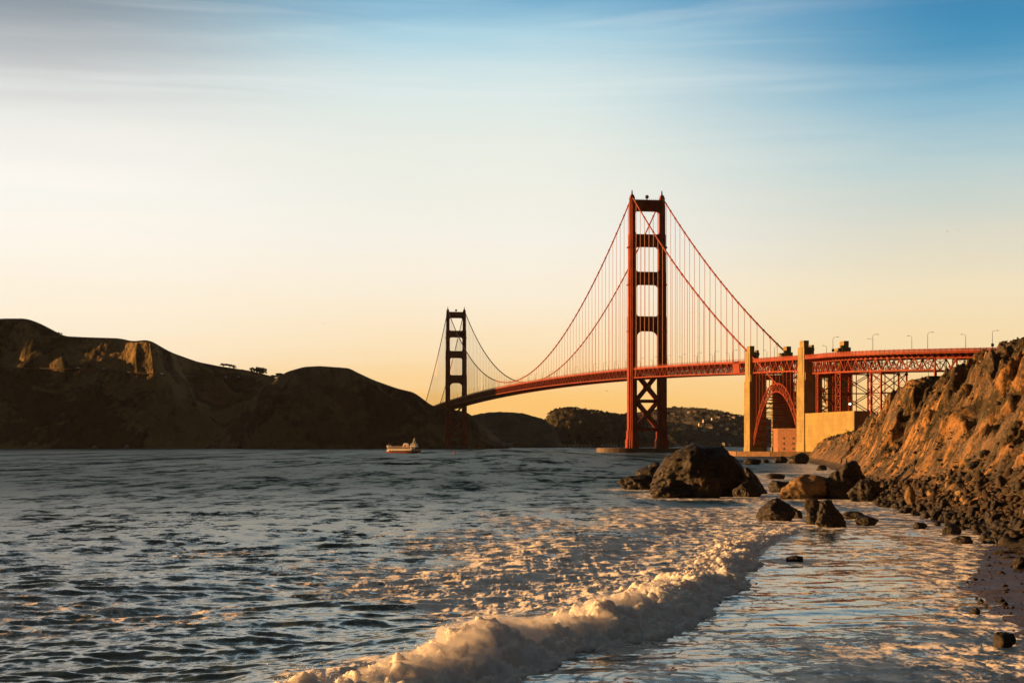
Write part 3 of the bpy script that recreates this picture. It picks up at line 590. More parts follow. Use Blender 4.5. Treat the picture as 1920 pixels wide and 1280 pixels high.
# ---- towers
def leg_section(w, L, c, s0, z):
    a = [(-.5, -.22), (-.36, -.22), (-.36, -.37), (-.22, -.37), (-.22, -.5), (.22, -.5), (.22, -.37), (.36, -.37), (.36, -.22), (.5, -.22)]
    a = a + [(-x, -y) for x, y in a]
    return [BP(s0 + y * L, c + x * w, z) for x, y in a]
def tower(s0, far):
    tw = empty('tower', (S0[0], S0[1], 0)); tw.parent = bridge; tw.location = (0, 0, 0); legs = [MB(), MB()]; br = [MB(), MB()]
    # leg stages: z0, z1, width across, length along
    st = [(0, 11.5, 10.6, 19.5), (11.5, 19.5, 9.0, 17.6), (19.5, 121, 7.6, 15.8), (121, 161, 6.8, 14.4), (161, 194.5, 6.0, 13.0), (194.5, 221, 5.2, 11.4), (221, 226, 4.6, 8.5)]
    for k, c in enumerate((-CAB, CAB)):
        for z0, z1, w_, L in st: legs[k].prism(leg_section(w_, L, c, s0, z0), leg_section(w_ * 0.985, L * 0.985, c, s0, z1))
        for zb in (108, 149.6, 183): legs[k].prism(leg_section(8.4, 16.6, c, s0, zb - 0.6), leg_section(8.4, 16.6, c, s0, zb + 0.5))
    def strut(z0, z1, wl, th, hb, ht):
        """portal strut with curved haunches under (hb) and over (ht) it; wl = half opening"""
        n = 6; lo, hi = [], []
        out_ = []
        for i in range(n + 1):                                           # lower edge, left to right
            t = math.pi / 2 * i / n; out_.append((-wl + hb * (1 - math.cos(t)), z0 - hb + hb * math.sin(t)))
        for i in range(n + 1):
            t = math.pi / 2 * (1 - i / n); out_.append((wl - hb * (1 - math.cos(t)), z0 - hb + hb * math.sin(t)))
        for i in range(n + 1):                                           # upper edge, right to left
            t = math.pi / 2 * i / n; out_.append((wl - ht * (1 - math.cos(t)), z1 + ht - ht * math.sin(t)))
        for i in range(n + 1):
            t = math.pi / 2 * (1 - i / n); out_.append((-wl + ht * (1 - math.cos(t)), z1 + ht - ht * math.sin(t)))
        frame = MB(); frame.prism([BP(s0 - th / 2, e, z) for e, z in out_], [BP(s0 + th / 2, e, z) for e, z in out_])
        for e in np.linspace(-wl + 1.5, wl - 1.5, 9): frame.box(BP(s0 - th / 2 - .15, e, z0 + .8), 0.5, 0.34, z1 - z0 - 1.6, (BE[0], BE[1], 0))
        frame.build('portal_strut', M['steel'], tw)
    strut(215.3, 224.4, 11.3, 5.0, 3.2, 0.01)
    strut(183.5, 194.5, 11.0, 5.6, 3.4, 1.8)
    strut(149.6, 161.0, 10.6, 6.2, 3.8, 2.2)
    strut(108.2, 121.3, 10.2, 6.8, 6.4, 2.2)
    frame = MB(); frame.box(BP(s0, 0, 224.4), 24, 3.0, 1.0, (BE[0], BE[1], 0))
    for e in np.arange(-9.5, 9.6, 1.9): frame.box(BP(s0 - 1.2, e, 225.4), 0.25, 0.25, 1.1, (BE[0], BE[1], 0))
    frame.build('top_walkway', M['steel'], tw)
    for b_, (za, zb) in zip(br, ((45.8, 71), (21.2, 46.2))):
        for sd in (-4.6, 4.6):
            b_.bar(BP(s0 + sd, -10.4, za), BP(s0 + sd, 10.4, zb), 3.0, 2.2); b_.bar(BP(s0 + sd + .05, 10.4, za), BP(s0 + sd + .05, -10.4, zb), 3.0, 2.2)
            m = (za + zb) / 2
            b_.prism([BP(s0 + sd - 1.2, e, z) for e, z in ((-2.6, m), (0, m - 2.9), (2.6, m), (0, m + 2.9))], [BP(s0 + sd + 1.2, e, z) for e, z in ((-2.6, m), (0, m - 2.9), (2.6, m), (0, m + 2.9))])
    for za in (45.6, 20.4): m = MB(); m.box(BP(s0, 0, za - 1.3), 21, 10.5, 2.8, (BE[0], BE[1], 0)); m.build('cross_beam', M['steel'], tw)
    tw['label'] = 'far tower standing in the headland shade' if far else 'near tower with sunlit left edges'
    for l in legs: l.build('leg', M['steel'], tw)
    for b_ in br: b_.build('cross_brace', M['steel'], tw)
    for c in (-CAB, CAB):
        m = MB()
        m.prism([BP(s0 + y, c + x, 226) for x, y in ((-2.1, -3.6), (2.1, -3.6), (2.1, 3.6), (-2.1, 3.6))], [BP(s0 + y, c + x, 229.6) for x, y in ((-1.3, -2.0), (1.3, -2.0), (1.3, 2.0), (-1.3, 2.0))])
        m.prism([BP(s0 + y, c + x, 229.5) for x, y in ((-.75, -.75), (.75, -.75), (.75, .75), (-.75, .75))], [BP(s0 + y, c + x, 234) for x, y in ((-.3, -.3), (.3, -.3), (.3, .3), (-.3, .3))])
        m.build('saddle_housing', M['steel'], tw)
    m = MB(); m.tube([BP(s0, 0, 225.2), BP(s0, 0, 227.4)], 0.5, 8); m.ball(BP(s0, 0, 228.2), 1.75, 12); m.build('beacon', M['lamp_metal'], tw)
    # concrete pier under the legs
    m = MB(); n = 44
    if far: el = [(24 * math.cos(2 * math.pi * i / n), 12 * math.sin(2 * math.pi * i / n)) for i in range(n)]; zt = 4.5
    else: el = [(46 * math.cos(2 * math.pi * i / n), 25 * math.sin(2 * math.pi * i / n)) for i in range(n)]; zt = 3.4
    m.prism([BP(s0 + y, x, -3) for x, y in el], [BP(s0 + y, x, zt) for x, y in el])
    if not far:
        m.prism([BP(s0 + y * .985, x * .985, zt) for x, y in el], [BP(s0 + y * .985, x * .985, zt + .5) for x, y in el])
    m.build('pier', M['darkconc'], bridge)
tower(0, False); tower(1280, True)

# ---- main cables and suspenders
def cable_z(s):
    if 0 <= s <= 1280:
        u = (s - 640) / 640; zm = DZ(640) + 2.4; return zm + (228.5 - zm) * u * u
    if s < 0: u = -s / 343.0; z1 = 69.5
    else: u = (s - 1280) / 343.0; z1 = 75.0
    return 228.5 + (z1 - 228.5) * u - 4 * 9.0 * u * (1 - u)
for e in (-CAB, CAB):
    m = MB(); ss = np.r_[np.arange(-343, 0, 15.24), np.linspace(0, 1280, 85), np.arange(1280 + 15.24, 1624, 15.24), 1623]
    m.tube([BP(s, e, cable_z(s)) for s in ss], 0.62, 8)
    for s in np.r_[np.arange(-335, 0, 15.24), np.arange(15.24, 1270, 15.24)]: 
        p, q = BP(s - .35, e, cable_z(s - .35)), BP(s + .35, e, cable_z(s + .35)); m.tube([p, q], 0.92, 8)
    # slim anchor run down through the arch, behind the first pylon
    m.tube([BP(-343, e, 69.5), QP(40, e * .93, 51), QP(78, e * .86, 32)], 0.55, 6)
    m.build('main_cable', M['cable'], bridge)
sus = []
for e in (-CAB, CAB):
    for s in np.r_[np.arange(-15.24 * 22, -5, 15.24), np.arange(15.24, 1275, 15.24), np.arange(1280 + 15.24, 1610, 15.24)]:
        zt, zb = cable_z(s), DZ(s) - 1.5
        if zt - zb > 0.7: sus.append(((zt - zb) / (S0[1] + s), s, e, zt, zb))
sus.sort(reverse=True); rest = MB()
def suspender(m, s, e, zt, zb):
    for dd in (-.42, .42): m.tube([BP(s + dd, e, zb), BP(s + dd, e, zt)], 0.105, 4)
for k, (_, s, e, zt, zb) in enumerate(sus):
    if k < 100: m = MB(); suspender(m, s, e, zt, zb); m.build('suspender', M['cable'], bridge)
    else: suspender(rest, s, e, zt, zb)
o = rest.build('suspender_ropes', M['cable'], bridge); o['kind'] = 'stuff'

# ---- deck of the suspended spans
def sweep(fn, ss, section):
    """section: list of (across, height offset) quads swept along ss; fn(s) -> (point function, z)"""
    m = MB(); rings = []
    for s in ss: rings.append([fn(s, e, dz) for e, dz in section])
    for a, b_ in zip(rings[:-1], rings[1:]): pass
    n = len(section); vs = [p for r in rings for p in r]; fs = []
    for i in range(len(rings) - 1):
        for k in range(n): fs.append((i * n + k, i * n + (k + 1) % n, (i + 1) * n + (k + 1) % n, (i + 1) * n + k))
    fs.append(tuple(range(n - 1, -1, -1))); fs.append(tuple((len(rings) - 1) * n + k for k in range(n)))
    m._add(vs, fs); return m
susp = lambda s, e, dz: BP(s, e, DZ(s) + dz)
SS = np.arange(-343, 1624, 7.62)
sweep(susp, SS, [(-13.2, -2.7), (13.2, -2.7), (13.2, -1.5), (-13.2, -1.5)]).build('roadway_deck', M['asphalt'], bridge)
BAY = 7.62
for e, lbl in ((-CAB, 1), (CAB, 0)):
    m = sweep(susp, SS, [(e - .45, -2.9), (e + .45, -2.9), (e + .45, -1.35), (e - .45, -1.35)])          # fascia and top chord
    b_ = sweep(susp, SS, [(e - .42, -10.4), (e + .42, -10.4), (e + .42, -9.5), (e - .42, -9.5)]); m._add(b_.v, b_.f)
    for i, s in enumerate(SS[:-1]):
        if abs(s) < 5: continue
        m.bar(susp(s, e, -2.9), susp(s, e, -9.5), 0.34, 0.30)
        a, c = (-2.6, -9.8) if i % 2 else (-9.8, -2.6)
        m.bar(susp(s, e, a), susp(s + BAY, e, c), 0.55, 0.45)
    m.build('stiffening_truss', M['steel'], bridge)
m = MB()
for i, s in enumerate(SS[:-1]):
    m.bar(susp(s, -13.2, -3.6), susp(s, 13.2, -3.6), 0.7, 1.7)                                        # floor beams
    m.bar(susp(s, -13.2, -9.9), susp(s, 13.2, -9.9), 0.45, 0.5)
    x = 13.2 if i % 2 else -13.2
    m.bar(susp(s, x, -9.9), susp(s + BAY, -x, -9.9), 0.5, 0.5); m.bar(susp(s, x, -9.7), susp(s, 0, -4.2), 0.4, 0.4); m.bar(susp(s, -x, -9.7), susp(s, 0, -4.2), 0.4, 0.4)
m.build('floor_beams', M['steel'], bridge)
for e in (-13.4, 13.4):
    m = sweep(susp, SS, [(e - .1, -.14), (e + .1, -.14), (e + .1, 0), (e - .1, 0)])
    for s in np.arange(-343, 1620, 3.81): m.bar(susp(s, e, -1.5), susp(s, e, -.1), 0.16, 0.16)
    k = sweep(susp, SS, [(e - .05, -.8), (e + .05, -.8), (e + .05, -.6), (e - .05, -.6)]); m._add(k.v, k.f)
    m.build('railing', M['steel'], bridge)
# solid steel panels where the spans meet the near tower and pylon
for s, L in ((14, 3.0), (-14, 2.4), (-312, 15.0), (1266, 4)):
    for e in (-CAB - .3, CAB + .3):
        m = MB()
        m.prism([BP(s - L / 2, e - .15, DZ(s) - 10.3), BP(s + L / 2, e - .15, DZ(s) - 10.3), BP(s + L / 2, e + .15, DZ(s) - 10.3), BP(s - L / 2, e + .15, DZ(s) - 10.3)],
                [BP(s - L / 2, e - .15, DZ(s) - 1.4), BP(s + L / 2, e - .15, DZ(s) - 1.4), BP(s + L / 2, e + .15, DZ(s) - 1.4), BP(s - L / 2, e + .15, DZ(s) - 1.4)])
        m.build('expansion_joint_panel', M['steel'], bridge)

# ---- concrete pylons at both ends of the arch span
def pylon(q, ztop, hw, zb=0.0, south=False):
    for sd in (-1, 1):
        m = MB(); A = lambda along, e, z: QP(q, 0, z) + np.array((*( _pt[int(min(max(q,0), QMAX) / .5)] * along), 0)) + np.array((*(np.array((-_pt[int(q/.5)][1], _pt[int(q/.5)][0])) * e), 0))
        def blk(a0, a1, e0, e1, z0, z1, k=1.0):
            ca, ce = (a0 + a1) / 2, (e0 + e1) / 2
            lo = [(a0, e0), (a1, e0), (a1, e1), (a0, e1)]
            m.prism([A(a, sd * e, z0) for a, e in lo], [A(ca + (a - ca) * k, sd * (ce + (e - ce) * k), z1) for a, e in lo])
        Lh = 7.0 if south else 6.2; dk = QZ(q)
        blk(-Lh, Lh, 3.9, hw, zb, dk - 11.2)                                # main shaft
        blk(-Lh * .84, Lh * .84, hw - 3.9, hw + 0.5, zb, dk - 13.0)             # outer buttress, carried up past the deck
        blk(-Lh * .84, Lh * .28, hw - 3.9, hw + 0.5, dk - 13.0, ztop - 4.2); blk(Lh * .40, Lh * .84, hw - 3.9, hw + 0.5, dk - 13.0, ztop - 4.2); blk(Lh * .28, Lh * .40, hw - 3.9, hw - 0.6, dk - 13.0, ztop - 4.2)
        blk(-Lh * .55, Lh * .55, hw - 3.4, hw - 0.1, ztop - 4.2, ztop)
        blk(-Lh * .99, Lh * .99, hw - 2.9, hw + 0.9, zb, dk - 16.0)
        blk(Lh * .5, Lh * 1.03, hw - 5.6, hw - 3.9, dk - 11, ztop - 3.0)
        blk(-Lh * .62, Lh * .62, hw - 6.9, hw - 3.9, ztop - 6.6, ztop - 4.6)     # small canopy beside the top
        blk(-Lh * 1.06, Lh * 1.06, 3.5, hw + 1.1, zb, zb + 5.0)               # plinth
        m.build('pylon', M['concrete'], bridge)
    m = MB(); ip = int(q / .5); r = np.array((-_pt[ip][1], _pt[ip][0])); c = QP(q, 0, QZ(q) - 14.5)
    m.box(c, 10.6, 9.0, 3.2, (r[0], r[1], 0)); m.build('pylon_crossbeam', M['concrete'], bridge)
pylon(0.0, 74.8, 15.0); pylon(98.0, 72.6, 15.0, 2.0, True)

# ---- arch span
ar = lambda q, e, dz: QP(q, e, QZ(q) + dz)
QA0, QA1 = 6.0, 92.0
def zarch(q, low): 
    u = (q - (QA0 + QA1) / 2) / ((QA1 - QA0) / 2)
    return (42.0 - 36.5 * abs(u) ** 2.05) if low else (47.2 - 37.5 * abs(u) ** 2.35)
NP = 14; qs = np.linspace(QA0, QA1, NP + 1)
for e in (-CAB + .6, CAB - .6):
    m = MB()
    fine = np.linspace(QA0, QA1, 57)
    for low in (False, True): m.tube([QP(q, e, zarch(q, low)) for q in fine], 0.55, 5)
    fq = np.linspace(QA0, QA1, 27)
    for i in range(26):
        m.bar(QP(fq[i], e, zarch(fq[i], i % 2)), QP(fq[i + 1], e, zarch(fq[i + 1], (i + 1) % 2)), 0.42); m.bar(QP(fq[i], e, zarch(fq[i], 0)), QP(fq[i], e, zarch(fq[i], 1)), 0.38)
    m.build('arch_rib', M['steel'], bridge)
    for q in qs: m = MB(); m.bar(QP(q, e, zarch(q, 0)), ar(q, e, -10.2), 0.42); m.build('spandrel_column', M['steel'], bridge)
m = MB()                                                                   # bracing between the two ribs
for i in range(26):
    for low in (0, 1): m.bar(QP(fq[i], -CAB, zarch(fq[i], low)), QP(fq[i], CAB, zarch(fq[i], low)), 0.4); 
    x = 13 if i % 2 else -13
    m.bar(QP(fq[i], x, zarch(fq[i], 1)), QP(fq[i + 1], -x, zarch(fq[i + 1], 1)), 0.36); m.bar(QP(fq[i], -x, zarch(fq[i], 1)), QP(fq[i + 1], x, zarch(fq[i + 1], 1)), 0.36)
for q in qs[1:-1:2]:
    z0, z1 = zarch(q, 0), QZ(q) - 10.5
    m.bar(QP(q, -13, z0), QP(q, 13, z1), 0.34); m.bar(QP(q, 13, z0), QP(q, -13, z1), 0.34)
m.build('arch_bracing', M['steel'], bridge)
def girder(q0, q1, e, n, dep0=-2.9, dep1=-10.4, mat_=M['steel'], nm='viaduct_truss', cross=False):
    qq = np.linspace(q0, q1, n + 1); m = sweep(ar, qq, [(e - .42, dep0 - .0), (e + .42, dep0 - .0), (e + .42, dep0 + .9), (e - .42, dep0 + .9)])
    k = sweep(ar, qq, [(e - .45, dep1), (e + .45, dep1), (e + .45, dep1 + 1.0), (e - .45, dep1 + 1.0)]); m._add(k.v, k.f)
    for i in range(n):
        m.bar(ar(qq[i], e, dep0), ar(qq[i], e, dep1 + .9), 0.36)
        a, c = (dep0, dep1 + .6) if i % 2 else (dep1 + .6, dep0)
        m.bar(ar(qq[i], e, a), ar(qq[i + 1], e, c), 0.55, 0.5)
    m.bar(ar(q1, e, dep0), ar(q1, e, dep1), 0.6)
    return m
for e in (-CAB + .6, CAB - .6): girder(5.5, 92, e, 18).build('arch_span_truss', M['steel'], bridge)
QQ = np.arange(0, QMAX, 5.0)
def edge(q): return 13.6 + 1.2 * float(sstep(96, 106, q))
sweep(lambda q, e, dz: QP(q, e * edge(q), QZ(q) + dz), QQ, [(-1, -2.6), (1, -2.6), (1, -1.4), (-1, -1.4)]).build('viaduct_deck', M['asphalt'], bridge)
for sg in (-1, 1):
    m = sweep(lambda q, e, dz: QP(q, sg * edge(q) + e, QZ(q) + dz), QQ, [(-.2, -2.75), (.2, -2.75), (.2, -1.2), (-.2, -1.2)])
    k = sweep(lambda q, e, dz: QP(q, sg * edge(q) + e, QZ(q) + dz), QQ, [(-.1, -.14), (.1, -.14), (.1, 0), (-.1, 0)]); m._add(k.v, k.f)
    k = sweep(lambda q, e, dz: QP(q, sg * edge(q) + e, QZ(q) + dz), QQ, [(-.04, -1.1), (.04, -1.1), (.04, -.25), (-.04, -.25)]); m._add(k.v, k.f)
    for q in np.arange(0, QMAX - 1, 3.0): m.bar(QP(q, sg * (edge(q) + .1), QZ(q) - 2.7), QP(q, sg * (edge(q) + .1), QZ(q)), 0.25)
    m.build('viaduct_railing', M['steel'], bridge)
# ---- viaduct trusses, brackets and steel bents
VT = 10.2
TR0, TR1 = 105.5, 232.0
for e in (-VT, VT): girder(TR0, TR1, e, 30, -4.9, -12.2).build('viaduct_truss', M['steel'], bridge)
m = MB()
for i, q in enumerate(np.arange(TR0 - 3, QMAX - 10, 3.9)):
    for sg in (-1, 1):
        m.prism([QP(q - .2, sg * VT, QZ(q) - 4.9), QP(q + .2, sg * VT, QZ(q) - 4.9), QP(q + .2, sg * (edge(q) - .3), QZ(q) - 3.0), QP(q - .2, sg * (edge(q) - .3), QZ(q) - 3.0)],
                [QP(q - .2, sg * VT, QZ(q) - 2.7), QP(q + .2, sg * VT, QZ(q) - 2.7), QP(q + .2, sg * (edge(q) - .3), QZ(q) - 2.7), QP(q - .2, sg * (edge(q) - .3), QZ(q) - 2.7)])
    m.bar(QP(q, -VT, QZ(q) - 3.7), QP(q, VT, QZ(q) - 3.7), 0.4, 1.8)
    if q < TR1:
        x = VT if i % 2 else -VT
        m.bar(QP(q, -VT, QZ(q) - 11.8), QP(q, VT, QZ(q) - 11.8), 0.36); m.bar(QP(q, x, QZ(q) - 11.8), QP(q + 3.9, -x, QZ(q + 3.9) - 11.8), 0.34)
        m.bar(QP(q, x, QZ(q) - 11.8), QP(q, -x, QZ(q) - 5), 0.3)
m.build('viaduct_floor_bracing', M['steel'], bridge)
for sg in (-1, 1):                                                       # plate girders carrying the end of the viaduct
    q2 = np.arange(TR1 + .5, QMAX, 4.0)
    sweep(ar, q2, [(sg * VT - .3, -5.6), (sg * VT + .3, -5.6), (sg * VT + .3, -2.75), (sg * VT - .3, -2.75)]).build('plate_girder', M['steel'], bridge)
def bent(q0, q1, zb, far_sp=VT):
    m = MB()
    for e in (-far_sp, far_sp):
        zt0 = QZ(q0) - 12.2
        for q in (q0, q1): m.bar(QP(q, e, zb), QP(q, e, zt0), 0.85)
        zs = np.linspace(zb, zt0 - .6, 8)
        for a, c in zip(zs[:-1], zs[1:]): m.bar(QP(q0, e, a), QP(q1, e, c), 0.36); m.bar(QP(q1, e, a), QP(q0, e, c), 0.36); m.bar(QP(q0, e, c), QP(q1, e, c), 0.34)
        for q in (q0, q1): c = QP(q, e, zt0 - 1.2); m.ball(c, 1.0, 8)
    for q in (q0, q1):
        zs = np.linspace(zb, zt0 - .8, 5)
        for a, c in zip(zs[:-1], zs[1:]): m.bar(QP(q, -far_sp, a), QP(q, far_sp, c), 0.42); m.bar(QP(q, far_sp, a), QP(q, -far_sp, c), 0.42); m.bar(QP(q, -far_sp, c), QP(q, far_sp, c), 0.5)
        m.bar(QP(q, 0, zb), QP(q, 0, zt0 - 1), 0.45)
    m.build('steel_bent', M['steel'], bridge)
bent(116.5, 121.0, 3.0); bent(154.5, 160.0, 3.0); bent(190.5, 198.0, 3.0)
for sg in (-1, 1):
    m = MB(); m.bar(QP(TR1, sg * VT, 32), QP(TR1, sg * VT, QZ(TR1) - 12.2), 1.3); m.bar(QP(TR1 + 2, sg * VT, 38), QP(TR1 + 12, sg * VT, QZ(TR1) - 5.4), 0.9); m.bar(QP(TR1 + 12, sg * VT, 38), QP(TR1 + 12, sg * VT, QZ(TR1) - 5.4), 0.8)
    m.build('end_support', M['steel'], bridge)
# ================================================================ rocks
from mathutils.bvhtree import BVHTree
import bmesh
_ico = {}
def ico(sub):
    if sub not in _ico:
        bm = bmesh.new(); bmesh.ops.create_icosphere(bm, subdivisions=sub, radius=1.0)
        v = np.array([q.co[:] for q in bm.verts]); f = np.array([[q.index for q in t.verts] for t in bm.faces]); bm.free()
        v /= np.linalg.norm(v, axis=1)[:, None]; _ico[sub] = (v, f)
    return _ico[sub]
def rock_mesh(seed, sub=4, planes=16, rough=0.10, lo=0.72, boxy=0):
    rg = np.random.default_rng(seed); v, f = ico(sub)
    n = rg.normal(size=(planes, 3)); n /= np.linalg.norm(n, axis=1)[:, None]; c = rg.uniform(lo, 1.0, planes)
    d = v @ n.T; q = np.where(d > 0.05, c / np.maximum(d, 0.05), 9.0)
    r = np.minimum(-np.log(np.exp(-34 * q).sum(1)) / 34, 1.15)
    if boxy: r = np.minimum(r * 1.12, (np.abs(v) ** boxy).sum(1) ** (-1 / boxy) * 0.98)
    p = v * r[:, None]; o = seed * 3.7
    k = rough * (0.9 * ridged(p[:, 0] * 1.7 + o, p[:, 1] * 1.7, p[:, 2] * 1.7, 5, 0.55) + 0.5 * fbm(p[:, 0] * 6 + o, p[:, 1] * 6, p[:, 2] * 6, 3))
    p = p + v * k[:, None]
    return p, f
def rock_mat(name, c1, c2, c3, rough=0.55, sc=1.0):
    m, t, b = mat(name); g = t.add('ShaderNodeNewGeometry').outputs['Position']
    n1 = t.noise(g, 0.55 * sc, 6, 0.62, 0.3); n2 = t.noise(g, 3.5 * sc, 5, 0.65); n3 = t.noise(t.mapping(g, (1, 1, 2.4), (R(25), R(15), 0)), 1.1 * sc, 5, 0.6, 0.8)
    c = t.mix(t.rng(n1, 0.4, 0.6, 0, 1, True), c1, c2); c = t.mix(t.rng(n3, 0.55, 0.7, 0, 0.8, True), c, c3)
    sz = t.add('ShaderNodeSeparateXYZ'); t.put(sz.inputs[0], g)
    c = t.mix(t.rng(t.math('ADD', sz.outputs[2], n1), 0.9, 1.9, 0.75, 0, True), c, (0.022, 0.02, 0.018))
    t.put(b.inputs['Base Color'], c); t.put(b.inputs['Roughness'], t.rng(n2, 0.3, 0.7, rough - .15, rough + .2))
    t.put(b.inputs['Normal'], t.bump(t.math('ADD', n3, t.math('MULTIPLY', n2, 0.4)), 0.8, 0.35 / sc))
    return m
M['rock'] = rock_mat('dark_sea_rock', (0.012, 0.010, 0.008), (0.022, 0.016, 0.011), (0.060, 0.036, 0.019))
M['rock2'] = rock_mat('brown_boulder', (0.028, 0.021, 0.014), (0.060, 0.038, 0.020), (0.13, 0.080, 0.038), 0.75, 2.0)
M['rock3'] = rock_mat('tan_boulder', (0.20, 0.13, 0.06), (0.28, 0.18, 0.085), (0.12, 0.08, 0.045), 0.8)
M['palerock'] = rock_mat('pale_shore_rock', (0.16, 0.15, 0.14), (0.3, 0.29, 0.27), (0.08, 0.07, 0.06), 0.8)
def sea_rock(px0, px1, yt, yb, label, seed, depth=0.8, sub=4, m='rock', group=None, shape=None, rough=0.10, pl=16, z0=0.0, lean=0.0):
    c = ground((px0 + px1) / 2, yb, z0); Wd = (px1 - px0) / F * c[1]; Hh = (yb - yt) / F * c[1]
    p, f = rock_mesh(seed, sub, pl, rough, 0.82 if shape is big_shape else 0.72, 3.2 if shape is big_shape else 0); lo, hi = p.min(0), p.max(0)
    q = (p - lo) / (hi - lo)                                     # 0..1 box
    cy = c[1] + Wd * depth * 0.45
    k = cy / c[1]
    zz = q[:, 2] * 1.35 - 0.35                                   # sunk a third below the water or ground
    xx = (q[:, 0] - 0.5) + lean * np.clip(zz, 0, 1)
    if shape is not None: xx, zz = shape(xx, q[:, 1] - .5, zz)
    v = np.stack([c[0] * k + xx * Wd * k * 1.04, cy + (q[:, 1] - 0.5) * Wd * depth, z0 + zz * Hh * k], 1)
    o = link('rock', np_mesh('rock', v, f, sub > 4), M[m], None, (c[0] * k, cy, z0)); tag(o, label, 'rock', group)
    if z0 == 0.0: ROCKS_XY.append((c[0] * k, cy, Wd * 0.5 * (0.5 + 0.5 * depth)))
    return o
def big_shape(x, y, z):
    # a blunt block: knob on its left shoulder, long flat top, falling steeply on the right
    top = np.interp(x, [-.5, -.42, -.33, -.2, -.1, -.04, .05, .25, .36, .44, .5], [.34, .56, .78, .90, 1.0, 1.03, .95, .955, .90, .74, .5])
    return x * 1.0, np.where(z > 0, np.minimum(z * 1.05, 1.0) * top * (1.0 - 0.12 * np.abs(y) * 2), z)
